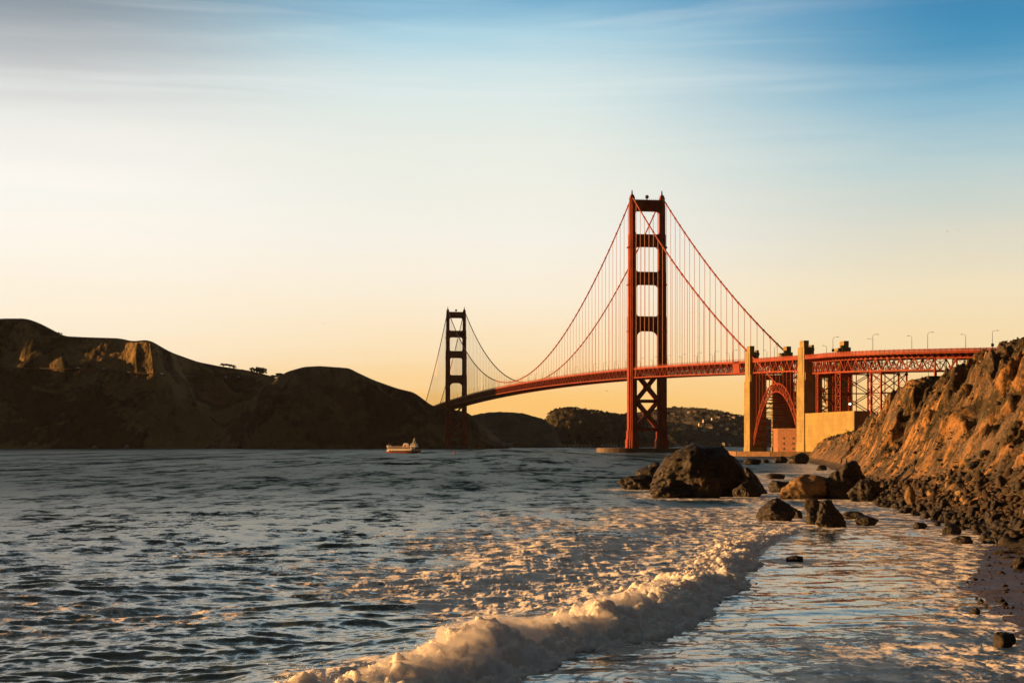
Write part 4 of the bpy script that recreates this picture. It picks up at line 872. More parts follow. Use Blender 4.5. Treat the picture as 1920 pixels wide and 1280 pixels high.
SR = [
 (1218, 1400, 833, 931, 'huge dark sea rock in the surf in front of the bridge', 11, 0.75, 6, 'rock', big_shape, 0.09, 20),
 (1158, 1236, 890, 918, 'low dark shelf of rock reaching left from the huge sea rock', 12, 0.6, 5, 'rock', None, 0.14, 14),
 (1192, 1252, 866, 900, 'rounded dark rock just left behind the huge sea rock', 13, 0.8, 5, 'rock', None, 0.10, 14),
 (1222, 1310, 897, 934, 'jagged low rock at the left foot of the huge sea rock', 14, 0.6, 5, 'rock', None, 0.16, 12),
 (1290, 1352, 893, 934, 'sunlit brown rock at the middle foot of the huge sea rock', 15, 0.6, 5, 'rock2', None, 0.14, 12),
 (1376, 1440, 874, 926, 'steep pyramid shaped rock just right of the huge sea rock', 16, 0.8, 5, 'rock', lambda x, y, z: (x * (1 - .62 * np.clip(z, 0, 1)) - .12 * np.clip(z, 0, 1), z), 0.10, 12),
 (1374, 1428, 902, 932, 'wet rounded rock at the foot of the pyramid shaped rock', 17, 0.7, 5, 'rock', None, 0.10, 14),
 (1436, 1472, 887, 898, 'flat dark rock awash behind the pyramid shaped rock', 18, 0.9, 4, 'rock', None, 0.08, 12),
 (1441, 1492, 900, 923, 'low rounded dark rock between the pyramid rock and the tan boulder', 19, 0.9, 4, 'rock', None, 0.08, 14),
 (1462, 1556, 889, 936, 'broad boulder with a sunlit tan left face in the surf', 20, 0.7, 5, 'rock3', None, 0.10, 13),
 (1541, 1622, 863, 936, 'tall black rock at the foot of the cliff', 21, 0.8, 5, 'rock', None, 0.12, 14),
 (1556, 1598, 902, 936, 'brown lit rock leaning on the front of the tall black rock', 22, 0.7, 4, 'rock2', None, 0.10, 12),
 (1590, 1650, 896, 940, 'dark rock between the tall black rock and the rubble', 23, 0.8, 5, 'rock', None, 0.12, 13),
 (1419, 1492, 934, 977, 'domed dark brown rock where the breaking wave ends', 24, 0.75, 5, 'rock', None, 0.08, 15),
 (1484, 1505, 953, 971, 'small black rock touching the right of the domed rock', 25, 0.9, 4, 'rock', None, 0.08, 12),
 (1506, 1546, 934, 966, 'reddish brown rock behind the glossy black rock', 26, 0.8, 4, 'rock2', None, 0.10, 12),
 (1528, 1588, 936, 988, 'glossy black wet rock standing in shallow water', 27, 0.7, 5, 'rock', lambda x, y, z: (x * (1 - .35 * np.clip(z, 0, 1)) - .06 * np.clip(z, 0, 1), z), 0.12, 13),
 (1510, 1542, 956, 984, 'small wedge of wet rock at the left of the glossy black rock', 28, 0.8, 4, 'rock', None, 0.12, 12),
 (1602, 1648, 965, 985, 'low oval black rock alone in the shallows right of the glossy rock', 29, 0.8, 4, 'rock', None, 0.06, 16),
 (1580, 1624, 958, 974, 'row of low dark stone behind the oval black rock', 30, 0.7, 4, 'rock', None, 0.10, 14),
 (1766, 1802, 982, 1002, 'rounded wet rock at the tip of the rubble, in foam', 31, 0.8, 4, 'rock', None, 0.08, 14),
 (1784, 1824, 1004, 1019, 'flat wet rock in foam below the rounded wet rock', 32, 0.7, 4, 'rock', None, 0.08, 14),
 (1712, 1738, 979, 991, 'small sharp rock in foam left of the rubble tip', 33, 0.8, 4, 'rock', None, 0.10, 12),
 (1752, 1764, 977, 986, 'tiny dark stone in foam beside the small sharp rock', 34, 0.9, 3, 'rock', None, 0.08, 12),
 (1886, 1916, 996, 1016, 'angular dark rock at the waterline near the right edge', 35, 0.8, 4, 'rock', None, 0.10, 12),
 (1474, 1506, 1041, 1053, 'half sunken black rock in smooth water right of the wave', 36, 0.6, 4, 'rock', None, 0.10, 12),
 (1864, 1904, 1186, 1213, 'rounded brown stone washed by foam on the wet sand', 37, 0.8, 4, 'rock2', None, 0.07, 14),
 (1898, 1930, 1043, 1070, 'dark rock on the beach cut by the right edge', 38, 0.8, 4, 'rock', None, 0.10, 12),
 (1816, 1838, 1138, 1152, 'small dark stone in the swash at the sand edge', 39, 0.8, 3, 'rock', None, 0.08, 12),
 (1394, 1426, 858, 871, 'far black rock in the surf below the sea wall', 40, 0.8, 4, 'rock', None, 0.12, 12),
 (1450, 1478, 855, 867, 'far low rock beside the end of the sea wall', 41, 0.8, 4, 'rock', None, 0.12, 12),
 (1478, 1518, 848, 869, 'far dark rock at the tip of the cliff point', 42, 0.8, 4, 'rock', None, 0.12, 12),
 (1530, 1550, 871, 882, 'far small rock in surf below the cliff point', 43, 0.8, 4, 'rock', None, 0.10, 12),
 (1428, 1442, 861, 868, 'far tiny rock in surf right of the far black rock', 44, 0.8, 3, 'rock', None, 0.10, 12),
]
for i, r in enumerate(SR):
    sea_rock(r[0], r[1], r[2], r[3], r[4], r[5], r[6], r[7], r[8], None, r[9], r[10], r[11])
# rubble at the cliff foot: single boulders for the biggest, one heap for the small stones
def rubble():
    X, Y, Z, D, YS, _ = CL; rg = np.random.default_rng(21)
    protos = []
    for k in range(8):
        p, f = rock_mesh(60 + k, 3, 9, 0.05, 0.55); p = p * rg.uniform(0.75, 1.1, 3); protos.append((p, f))
    mesh = {}
    for k, (p, f) in enumerate(protos):
        for mm in ('rock', 'rock2', 'rock3'):
            me = np_mesh('boulder', p, f, False); me.materials.append(M[mm]); mesh[k, mm] = me
    rows = YS[:, 0]; cols = D[0]
    def spot(far=False):
        while True:
            if far:
                y = rg.uniform(116, 330); d = rg.uniform(2, 34); break
            y = rg.uniform(116, 232); d = abs(rg.normal(0, 1)) * 4.6 - 1.2
            w_ = np.interp(y, [116, 135, 172, 205, 232], [10.5, 11, 9, 5, 3])
            if d < w_: break
        i = int(np.argmin(np.abs(rows - y))); j = int(np.argmin(np.abs(cols - d)))
        return X[i, j] + rg.uniform(-.1, .1), Y[i, j] + rg.uniform(-.15, .15), Z[i, j], d
    sz = sorted([float(np.clip(0.155 * math.exp(rg.normal() * 0.6), 0.06, 0.6)) for _ in range(7000)], reverse=True)
    hv, hf, off = [], [], 0
    lp, lf = ico(1)
    words = {'rock': 'dark boulder in the heap of rubble at the cliff foot', 'rock2': 'brown boulder in the heap of rubble at the cliff foot', 'rock3': 'pale tan boulder in the heap of rubble at the cliff foot'}
    for n, s in enumerate(sz):
        x, y, z, d = spot(n > 300 and rg.random() < 0.36); mm = ('rock', 'rock2', 'rock2', 'rock2', 'rock', 'rock3')[rg.integers(0, 6)] if d > 2.0 else ('rock', 'rock', 'rock2')[rg.integers(0, 3)]
        if n < 285:
            o = bpy.data.objects.new('boulder', mesh[int(rg.integers(0, 8)), mm]); COL.objects.link(o)
            o.location = (x, y, z + s * 0.25); o.scale = (s * rg.uniform(.8, 1.3), s, s * rg.uniform(.55, .9)); o.rotation_euler = tuple(rg.uniform(0, 6.28, 3))
            tag(o, words[mm], 'boulder', {'rock': 'dark', 'rock2': 'brown', 'rock3': 'tan'}[mm] + ' boulders heaped at the cliff foot')
        else:
            p = lp * (0.6 + 0.7 * rg.random((len(lp), 1))) * s * np.array((rg.uniform(.8, 1.5), 1, rg.uniform(.5, .9))); a = rg.uniform(0, 6.28)
            p = np.stack([p[:, 0] * math.cos(a) - p[:, 1] * math.sin(a), p[:, 0] * math.sin(a) + p[:, 1] * math.cos(a), p[:, 2]], 1)
            hv.append(p + (x, y, z + s * .3)); hf.append(lf + off); off += len(lp)
    o = link('rubble', np_mesh('rubble', np.concatenate(hv), np.concatenate(hf), False), M['rock2']); tag(o, 'heap of small broken stones filling in between the boulders', 'rubble', kind='stuff')
rubble()
def slab():
    c = ground(1706, 943, 1.2); p, f = rock_mesh(91, 4, 9, 0.05, 0.6); p = p * np.array((0.45, 0.5, 0.95)); a = np.array((c[0], c[1], 1.9))
    o = link('boulder', np_mesh('boulder', p + a, f, False), M['rock3'], None, tuple(a)); tag(o, 'upright sunlit yellow slab standing out in the left of the rubble', 'boulder')
slab()
def pebbles():
    rg = np.random.default_rng(55); v0, f0 = ico(1); V, Fc, off = [], [], 0
    for _ in range(900):
        y = rg.uniform(52, 122); x = np.interp(y, SHORE[:, 1], SHORE[:, 0]) + abs(rg.normal()) * 4.5 - 0.6
        d = max(x - np.interp(y, SHORE[:, 1], SHORE[:, 0]), 0); s = float(np.clip(0.035 * math.exp(rg.normal() * .7), .015, .16))
        V.append(v0 * (0.7 + .5 * rg.random((len(v0), 1))) * s * np.array((1.2, 1, .6)) + (x, y, 0.055 * min(d, 12) + s * .2 + .02)); Fc.append(f0 + off); off += len(v0)
    o = link('pebbles', np_mesh('pebbles', np.concatenate(V), np.concatenate(Fc)), M['rock2']); tag(o, 'small dark pebbles strewn over the wet sand', 'pebbles', kind='stuff')
pebbles()
def scrub():
    X, Y, Z, D, YS, _ = CL; rg = np.random.default_rng(33); V = []
    nr = fbm(X / 7, Y / 7, D / 7, 3); dens = np.clip(nr * 1.6 + 0.15, 0, 1) * sstep(3.5, 8, Z) * (D < 46)
    gy = np.gradient(Y, axis=0); dens = dens * np.clip(gy, .2, 2)
    pr = dens.ravel() / dens.sum(); pick = rg.choice(pr.size, 5200, p=pr)
    for i in pick:
        c = np.array((X.flat[i], Y.flat[i], Z.flat[i])); s = rg.uniform(.12, .42) * (1.6 if c[1] > 330 else 1.0)
        for k in range(7):
            a = rg.normal(size=3); a[2] = abs(a[2]); a /= np.linalg.norm(a); b_ = np.cross(a, rg.normal(size=3)); b_ /= np.linalg.norm(b_); p = c + rg.normal(size=3) * s * .45
            V.append([p - b_ * s * .3, p + b_ * s * .3, p + b_ * s * .16 + a * s, p - b_ * s * .16 + a * s])
    V = np.array(V).reshape(-1, 3); o = link('scrub', np_mesh('scrub', V, np.arange(len(V)).reshape(-1, 4)), M['scrub']); tag(o, 'low dry scrub and grass tufts growing over the cliff face', 'scrub', kind='stuff')
M['scrub'] = simple('dry_scrub', (0.060, 0.050, 0.020), 0.8, 0.5, 0.5)
scrub()
sea(); breaker()

# ================================================================ built things round the bridge foot
def poly_prism(pts, z0, z1): m = MB(); m.prism([(x, y, z0) for x, y in pts], [(x, y, z1) for x, y in pts]); return m
g = poly_prism([(133, 985), (150, 968), (168, 957), (190, 948), (215, 935), (300, 905), (700, 880), (700, 1500), (260, 1500), (185, 1230), (152, 1186), (141, 1100)], -3, 2.3)
tag(g.build('ground', simple('fort_ground', (0.16, 0.13, 0.09), 0.9, 0.3, 0.1)), kind='structure')
M['seawall'] = simple('brown_stone_wall', (0.24, 0.14, 0.07), 0.85, 0.3, 0.4)
wall = MB(); wp = [(141, 1100), (133, 985), (150, 968), (168, 957), (190, 948)]
for a, b_ in zip(wp[:-1], wp[1:]): wall.bar((a[0], a[1], 0.2), (b_[0], b_[1], 0.2), 1.6, 5.4)
tag(wall.build('sea_wall', M['seawall'], None, (150, 968, 0)), 'low sunlit stone sea wall along the foot of the fort', 'sea wall')
fort = empty('fort', (180, 1085, 2.3)); tag(fort, 'old brick fort with small square windows standing under the steel arch', 'fort')
fp = [(171.0, 1093), (172.4, 1083.5), (184.6, 1073), (206, 1083), (206, 1122), (178, 1124)]
poly_prism(fp, 2.2, 16.2).build('wall', M['brick'], fort)
cx, cy = np.mean(fp, axis=0); grow = lambda k: [(cx + (x - cx) * k, cy + (y - cy) * k) for x, y in fp]
poly_prism(grow(1.02), 16.2, 17.4).build('parapet', M['brick'], fort)
poly_prism(grow(1.012), 13.6, 14.1).build('cornice', M['brick'], fort)
for row in range(3):
    for u in (0.28, 0.72):
        a, b_ = np.array(fp[1]), np.array(fp[2]); c = a + (b_ - a) * u; d = (b_ - a) / np.linalg.norm(b_ - a); n = np.array((d[1], -d[0]))
        m = MB(); c2 = c + n * 0.05; m.box((c2[0], c2[1], 3.6 + row * 3.4), 1.1, 0.5, 1.3, (d[0], d[1], 0)); m.build('window', M['dark'], fort)
anc = empty('anchorage', (192, 1005, 2.3)); tag(anc, 'massive yellow lit concrete anchorage block behind the cliff, below the viaduct', 'anchorage')
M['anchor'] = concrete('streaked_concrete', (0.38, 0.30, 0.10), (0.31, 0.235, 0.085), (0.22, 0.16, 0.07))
ap = [(184.3, 1051), (198.5, 969), (207.5, 969), (214, 1049)]
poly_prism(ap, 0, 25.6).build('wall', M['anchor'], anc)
cx, cy = np.mean(ap, axis=0); poly_prism([(cx + (x - cx) * 1.012, cy + (y - cy) * 1.004) for x, y in ap], 25.6, 26.5).build('parapet', M['anchor'], anc)
fl = empty('flood_light', (198.6, 982, 26.5)); tag(fl, 'glowing white flood light on a pole above the anchorage block', 'flood light')
m = MB(); m.tube([(198.6, 982, 26.5), (198.6, 982, 30.2)], 0.12, 6); m.build('pole', M['lamp_metal'], fl)
m = MB(); m.tube([(198.6, 982.5, 30.7), (198.6, 981.7, 30.7)], [0.45, 0.72], 12); h = m.build('lamp_head', M['lamp_metal'], fl)
em, t, b = mat('flood_lamp_glass'); b.inputs['Emission Color'].default_value = (1, 0.82, 0.5, 1); b.inputs['Emission Strength'].default_value = 5.0
m = MB(); m.ball((198.6, 981.68, 30.7), 0.6, 10); m.build('lens', em, h)

# ---- street lamps
ORD = ['first', 'second', 'third', 'fourth', 'fifth', 'sixth', 'seventh', 'eighth', 'ninth', 'tenth', 'eleventh', 'twelfth', 'thirteenth', 'fourteenth', 'fifteenth', 'sixteenth', 'seventeenth', 'eighteenth', 'nineteenth', 'twentieth',
    'twenty first', 'twenty second', 'twenty third', 'twenty fourth', 'twenty fifth', 'twenty sixth', 'twenty seventh', 'twenty eighth', 'twenty ninth', 'thirtieth']
def lamp_parts(hgt, arm, sign=False, low_arm=False):
    m = MB(); m.tube([(0, 0, 0), (0, 0, hgt * .6), (0, 0, hgt - .9)], [0.17, 0.14, 0.11], 6)
    m.tube([(0, 0, hgt - 1.0), (arm * .15, 0, hgt - .3), (arm * .5, 0, hgt - .02), (arm, 0, hgt + .05)], 0.085, 5)
    if low_arm: m.tube([(0, 0, hgt - 3.2), (-arm * .4, 0, hgt - 2.6), (-arm, 0, hgt - 2.5)], 0.08, 5); m.box((-arm, 0, hgt - 2.65), 0.8, 0.4, 0.25)
    m.box((0, 0, 0), 0.5, 0.5, 0.7)
    h = MB(); h.prism([(arm - .2, -.22, hgt - .1), (arm + .95, -.22, hgt - .1), (arm + .95, .22, hgt - .1), (arm - .2, .22, hgt - .1)], [(arm - .1, -.14, hgt + .2), (arm + .7, -.14, hgt + .16), (arm + .7, .14, hgt + .16), (arm - .1, .14, hgt + .2)])
    parts = [('pole', m.mesh('pole')), ('lamp_head', h.mesh('lamp_head'))]
    if sign: k = MB(); k.box((0, -.25, 1.9), 1.5, 0.2, 1.7); parts.append(('sign_box', k.mesh('sign_box')))
    for _, me in parts: me.materials.append(M['lamp_metal'])
    return parts
KIT = {(k, sg): lamp_parts(h_, sg * a) for k, h_, a in (('deck', 8.4, 2.6), ('road', 10.6, 2.6)) for sg in (-1, 1)}
KIT['sign'] = lamp_parts(10.6, 2.6, True); KIT['two'] = lamp_parts(10.6, 2.6, False, True)
def lamp(pos, kit, label, group, ang):
    o = empty('street_lamp', tuple(pos)); o.rotation_euler = (0, 0, ang); tag(o, label, 'street lamp', group)
    for nm, me in KIT[kit]: c = bpy.data.objects.new(nm, me); COL.objects.link(c); c.parent = o
BANG = math.atan2(BE[1], BE[0])
for e, side in ((-12.7, 'left'), (12.7, 'right')):
    for reg, lst in (('before the near tower', np.arange(-26, -335, -45.7)), ('past the near tower', np.arange(28, 1262, 45.7)), ('past the far tower', (1310, 1356))):
        for k, s in enumerate(lst):
            lamp(BP(s, e, DZ(s) - 1.45), ('deck', 1 if e < 0 else -1), 'slim dark lamp post on the %s rail, %s %s' % (side, ORD[k], reg), 'lamp posts along the bridge deck', BANG)
def q_at(px, side):
    qs_ = np.arange(0, QMAX - 1, 0.5); xs = [QP(q, side * (edge(q) - .8), 0) for q in qs_]
    return float(qs_[int(np.argmin([abs(960 + p[0] / p[1] * F - px) for p in xs]))])
for px, side, kit, lab in ((1452, -1, ('deck', 1), 'short lamp post above the steel arch span'), (1550, 1, ('deck', -1), 'short lamp post just right of the tallest pylon'),
        (1562, -1, 'sign', 'tall lamp post with a dark box low on its pole, leftmost on the viaduct'), (1637, -1, 'two', 'tall lamp post with a second lower arm, on the viaduct'),
        (1710, 1, ('road', -1), 'lamp post with its arm to the left, mid viaduct'), (1740, -1, ('road', 1), 'tall plain lamp post with its arm to the right, mid viaduct'),
        (1811, 1, ('road', -1), 'lamp post with its arm to the left, near the cliff top'), (1860, -1, 'sign', 'tall lamp post with a dark box, where the viaduct meets the cliff')):
    q = q_at(px, side); lamp(QP(q, side * (edge(q) - .8), QZ(q) - 1.45), kit, lab, 'lamp posts along the viaduct', 0.0 if 'road' in kit or kit in ('sign', 'two') else BANG)

# ---- ferry
def ferry():
    c = ground(758, 848.6); fy = empty('ferry', tuple(c)); tag(fy, 'small white and red passenger ferry crossing in front of the dark headland', 'ferry')
    n = 22
    def hullpts(z, k, flare):
        L = []
        for i in range(n + 1):
            u = i / n; x = -15.2 + 31 * u + (flare if u > .6 else 0) * (u - .6) / .4; w_ = 3.9 * k * (1 - max(0, (u - .55) / .45) ** 2.0) * min(1, .82 + u * 1.2); L.append((x, w_))
        return [(x, -w_, z) for x, w_ in L] + [(x, w_ + .001, z) for x, w_ in reversed(L)]
    def mk(m, nm, ma, par=fy):
        me = m.mesh(nm); o = bpy.data.objects.new(nm, me); COL.objects.link(o); o.parent = par; me.materials.append(M[ma]); return o
    m = MB(); m.prism(hullpts(-0.8, .85, -1), hullpts(1.35, 1, 0)); mk(m, 'hull', 'red')
    m = MB(); m.prism(hullpts(1.36, 1.0, 0), hullpts(2.3, 1.03, .5)); mk(m, 'bulwark', 'white')
    m = MB(); m.box((-2.9, 0, 2.3), 23, 6.9, 2.3); cab = mk(m, 'main_deck_cabin', 'white')
    for sd in (-3.46, 3.46):
        for i in range(12): m = MB(); m.box((-12.6 + i * 1.75, sd, 3.35), 1.25, 0.1, 0.95); mk(m, 'window', 'glass', cab)
    m = MB()
    for sd in (-4.0, 4.0):
        for i in range(9): m.box((-11.4 + i * 2.4, sd, 0.9), 1.5, 0.1, 1.1)
    mk(m, 'fender_strip', 'dark')
    m = MB(); m.box((-3.4, 0, 4.61), 24.4, 7.3, .25); mk(m, 'upper_deck', 'red')
    m = MB()
    for sd in (-3.55, 3.55):
        for z in (5.25, 5.75): m.bar((-15, sd, z), (8.4, sd, z), .09)
        for i in range(14): m.bar((-15 + i * 1.8, sd, 4.8), (-15 + i * 1.8, sd, 5.75), .09)
    m.box((-14.6, 0, 4.87), 1.6, 5.5, 1.5); mk(m, 'deck_railing', 'white')
    m = MB(); m.prism([(x, y, 4.86) for x, y in ((-.9, -1.9), (4.2, -1.9), (4.2, 1.9), (-.9, 1.9))], [(x, y, 8.1) for x, y in ((.2, -1.5), (3.4, -1.5), (3.4, 1.5), (.2, 1.5))]); fu = mk(m, 'funnel', 'white')
    m = MB(); m.prism([(x, y, 4.9) for x, y in ((.6, -1.95), (2.8, -1.95), (2.8, 1.95), (.6, 1.95))], [(x, y, 6.8) for x, y in ((1.0, -1.76), (2.6, -1.76), (2.6, 1.76), (1.0, 1.76))]); mk(m, 'funnel_band', 'red', fu)
    m = MB(); m.prism([(x, y, 4.87) for x, y in ((6.2, -2.6), (11.8, -2.6), (11.8, 2.6), (6.2, 2.6))], [(x, y, 7.9) for x, y in ((7.6, -2.3), (11.2, -2.3), (11.2, 2.3), (7.6, 2.3))]); wh = mk(m, 'wheelhouse', 'white')
    for sd in (-1, 1):
        for x in (8.1, 9.4, 10.6): m = MB(); m.box((x, sd * 2.40, 6.5), .85, .16, .8); mk(m, 'window', 'glass', wh)
    m = MB(); m.bar((8.4, -1.2, 7.9), (9.6, 0, 12.4), .28); m.bar((8.4, 1.2, 7.9), (9.6, 0, 12.4), .28); m.bar((10.8, 0, 7.9), (9.6, 0, 12.4), .28); m.bar((8.9, -.8, 9.9), (8.9, .8, 9.9), .2); m.tube([(-14.6, 0, 6.2), (-14.9, 0, 8.3)], .08, 5); mk(m, 'mast', 'white')
    m = MB(); m.prism([(x, y, 2.31) for x, y in ((8.6, -2.9), (14.8, -.5), (14.8, .5), (8.6, 2.9))], [(x, y, 3.3) for x, y in ((8.6, -3.0), (15.9, -.35), (15.9, .35), (8.6, 3.0))]); mk(m, 'bow_rail', 'white')
    fy.rotation_euler = (0, 0, R(-24))
ferry()
c = ground(852, 850.5); bu = empty('buoy', tuple(c)); tag(bu, 'small red channel buoy floating below the far tower', 'buoy')
m = MB(); m.tube([(c[0], c[1], -.5), (c[0], c[1], .55)], 0.95, 10); m.build('float', M['red'], bu)
m = MB(); m.tube([(c[0], c[1], .5), (c[0], c[1], 1.7)], [.6, .22], 6); m.tube([(c[0], c[1], 1.6), (c[0], c[1], 2.3)], .12, 6); m.build('cage', M['red'], bu)
for px, Y, hh, lab in ((1079, 3600, 15, 'moored sailing boat with a bare white mast, below the wooded hill'), (1163.5, 3300, 12, 'moored sailing boat with a thin mast, left of the near tower')):
    x = (px - 960) / F * Y; sb = empty('sailing_boat', (x, Y, 0)); tag(sb, lab, 'sailing boat', 'moored sailing boats')
    m = MB(); m.prism([(x - 4, Y - 1, -.4), (x + 3.4, Y - 1, -.4), (x + 4.2, Y, -.4), (x + 3.4, Y + 1, -.4), (x - 4, Y + 1, -.4)], [(x - 4.4, Y - 1.5, 1.3), (x + 4, Y - 1.4, 1.3), (x + 5.8, Y, 1.5), (x + 4, Y + 1.4, 1.3), (x - 4.4, Y + 1.5, 1.3)]); m.build('hull', M['white'], sb)
    m = MB(); m.tube([(x, Y, 1.2), (x, Y, hh)], [.45, .22], 6); m.build('mast', M['white'], sb)
    m = MB(); m.box((x - .6, Y, 1.35), 3.4, 1.8, .9); m.build('cabin', M['white'], sb)

# ================================================================ things on the hills
deps = bpy.context.evaluated_depsgraph_get(); deps.update()
BV = {o.name: BVHTree.FromObject(o, deps) for o in HILLS + [CL[5]]}
def hit(px, py, names=None):
    d = mathutils.Vector(((px - 960) / F, 1.0, (YH - py) / F)).normalized(); best = None
    for k, bv in BV.items():
        if names and k not in names: continue
        h_ = bv.ray_cast(mathutils.Vector((0, 0, HC)), d)
        if h_[0] is not None and (best is None or h_[3] < best[1]): best = (h_[0], h_[3])
    return None if best is None else np.array(best[0])
def crest_pt(px, py, names): 
    for dy in np.arange(0, 12, 0.25):
        h_ = hit(px, py + dy, names)
        if h_ is not None: return h_
    return None
HN = [o.name for o in HILLS]
leafq = np.array([(-1, -1), (1, -1), (1, 1), (-1, 1)], float)
def leaf_cloud(rg, blobs, n, size):
    """n leaf clumps as tilted quads spread through ellipsoids (centre, radii)"""
    vs = []
    for i in range(n):
        c, r = blobs[rg.integers(0, len(blobs))]; d = rg.normal(size=3); d /= np.linalg.norm(d); p = np.array(c) + d * np.array(r) * rg.uniform(.45, 1.05)
        a = rg.normal(size=3); a /= np.linalg.norm(a); b_ = np.cross(a, rg.normal(size=3)); b_ /= np.linalg.norm(b_); s = size * rg.uniform(.5, 1.3)
        vs.extend([p + (a * q[0] + b_ * q[1]) * s * .5 for q in leafq])
    return np.array(vs), np.arange(len(vs)).reshape(-1, 4)
def tree(px0, px1, yt, yb, label, seed, flat=False, group='trees on the left ridge', shrub=False):
    rg = np.random.default_rng(seed); b_ = crest_pt((px0 + px1) / 2, yb - 1, HN)
    if b_ is None: return
    sc = b_[1] / F; W_, H_ = (px1 - px0) * sc, (yb - yt) * sc; z0 = b_[2] - 2.0; b_ = b_ + np.array((0, -1.0, 0))
    o = empty('shrub' if shrub else 'tree', (b_[0], b_[1], z0)); tag(o, label, 'shrub' if shrub else 'tree', group)
    m = MB(); m.tube([(b_[0], b_[1], z0), (b_[0] + W_ * .03, b_[1], z0 + H_ * .4), (b_[0] - W_ * .02, b_[1], z0 + H_ * .75)], [H_ * .07, H_ * .055, H_ * .03], 6)
    for k in range(5):
        a = rg.uniform(0, 6.28); m.tube([(b_[0], b_[1], z0 + H_ * .35), (b_[0] + math.cos(a) * W_ * .3, b_[1] + math.sin(a) * W_ * .3, z0 + H_ * rg.uniform(.6, .85))], [H_ * .035, H_ * .015], 5)
    m.build('trunk', M['bark'], o)
    zc_ = .62 if flat else (.4 if shrub else .5)
    bl = [((b_[0] + rg.normal() * W_ * .22, b_[1] + rg.normal() * W_ * .2, z0 + H_ * (zc_ + rg.normal() * .08)), (W_ * rg.uniform(.16, .28), W_ * .25, H_ * (rg.uniform(.1, .16) if flat else rg.uniform(.2, .32)))) for _ in range(9)]
    v, f = leaf_cloud(rg, bl, 420, max(W_ * .09, .8)); link('crown', np_mesh('crown', v, f), M['leaf'], o)
for i, a in enumerate(((412, 425, 679, 688.5, 'flat topped tree, left of the ridge clump', True), (423, 439, 677.5, 688, 'flat topped tree, tallest of the ridge clump', True), (435, 443, 682, 688.5, 'small flat topped tree at the right end of the ridge clump', True),
        (472, 500, 684, 702, 'big rounded tree alone on the ridge', False), (505, 521, 696, 703, 'low spreading tree in the saddle left of the headland', False), (518, 537, 695.5, 702, 'low bushy tree in the saddle touching the headland', False))):
    tree(a[0], a[1], a[2], a[3], a[4], 40 + i, a[5])
for i, a in enumerate(((107, 116, 619, 625, 'single shrub on the slope of the highest left hill'), (393, 401, 683, 687, 'small shrub on the ridge left of the flat topped trees'), (450, 458, 691, 694, 'small shrub on the ridge between the trees'), (631, 638, 686, 689.5, 'tiny shrub on the flat top of the headland'))):
    tree(a[0], a[1], a[2], a[3], a[4], 80 + i, False, 'shrubs on the left ridge', True)
def woods():
    rg = np.random.default_rng(9); V, Fc, off = [], [], 0
    def put(px, py0, w_, h_, n):
        nonlocal off
        b_ = crest_pt(px, py0, HN)
        if b_ is None: return
        sc = b_[1] / F
        v, f = leaf_cloud(rg, [((b_[0] + rg.normal() * w_ * sc * .2, b_[1] - 2, b_[2] + h_ * sc * rg.uniform(.3, .6)), (w_ * sc * .4, w_ * sc * .5, h_ * sc * .45)) for _ in range(3)], n, w_ * sc * .3)
        V.append(v); Fc.append(f + off); off += len(v)
    for px in np.arange(1022, 1185, 1.6): put(px + rg.normal() * .5, np.interp(px, [1018, 1024, 1035, 1060, 1090, 1130, 1180], [805, 783, 770, 765, 767, 774, 777]) - 2, rg.uniform(3, 6), rg.uniform(1.5, 5), 34)
    for _ in range(150):
        px = rg.uniform(1022, 1215); py = rg.uniform(775, 832); put(px, py, rg.uniform(4, 8), rg.uniform(2, 5), 22)
    for px in np.arange(1252, 1400, 2.2): put(px, np.interp(px, [1250, 1283, 1318, 1350, 1380, 1420], [763.5, 764, 765.5, 770, 778, 783]) - 2, rg.uniform(2, 4.5), rg.uniform(1, 3.6) * (rg.random() < .75), 26)
    for _ in range(170):
        px = rg.uniform(1190, 1420); py = rg.uniform(772, 832); put(px, py, rg.uniform(3, 7), rg.uniform(1.5, 3.5), 16)
    o = link('woods', np_mesh('woods', np.concatenate(V), np.concatenate(Fc)), M['leaf']); tag(o, 'dark woods covering the far hills between the two towers', 'woods', kind='stuff')
woods()
# ---- houses on the far hillside
HP = [(1220, 799.5, 7, 1), (1279.5, 799, 8, 1), (1287, 802, 7, 1), (1304.6, 802.5, 7, 1), (1318, 805, 7, 1), (1325, 805.5, 8, 1), (1333, 802, 6, 1), (1363, 805, 5, 1), (1386.5, 804, 8, 1), (1345.5, 813, 6, 1), (1378, 811.5, 8, 1),
  (1261, 775, 8, 0), (1291, 771.5, 5, 0), (1302.5, 771.5, 6, 0), (1315, 772.5, 6, 0), (1328, 779, 5, 0), (1347, 781.5, 6, 0), (1366, 779.5, 5, 0), (1375, 781.5, 6, 0), (1278, 783.5, 6, 0), (1336, 784.5, 5, 0), (1364, 793, 6, 0), (1376, 794, 6, 0), (1320, 787.5, 5, 0), (1299, 787.5, 6, 0),
  (1267, 792, 5, 0), (1312, 794, 5, 0), (1352, 797, 6, 0), (1356.5, 832, 5, 1), (1367, 832.5, 5, 0), (1391, 814, 6, 0), (1395, 790, 5, 0)]
rows = {}
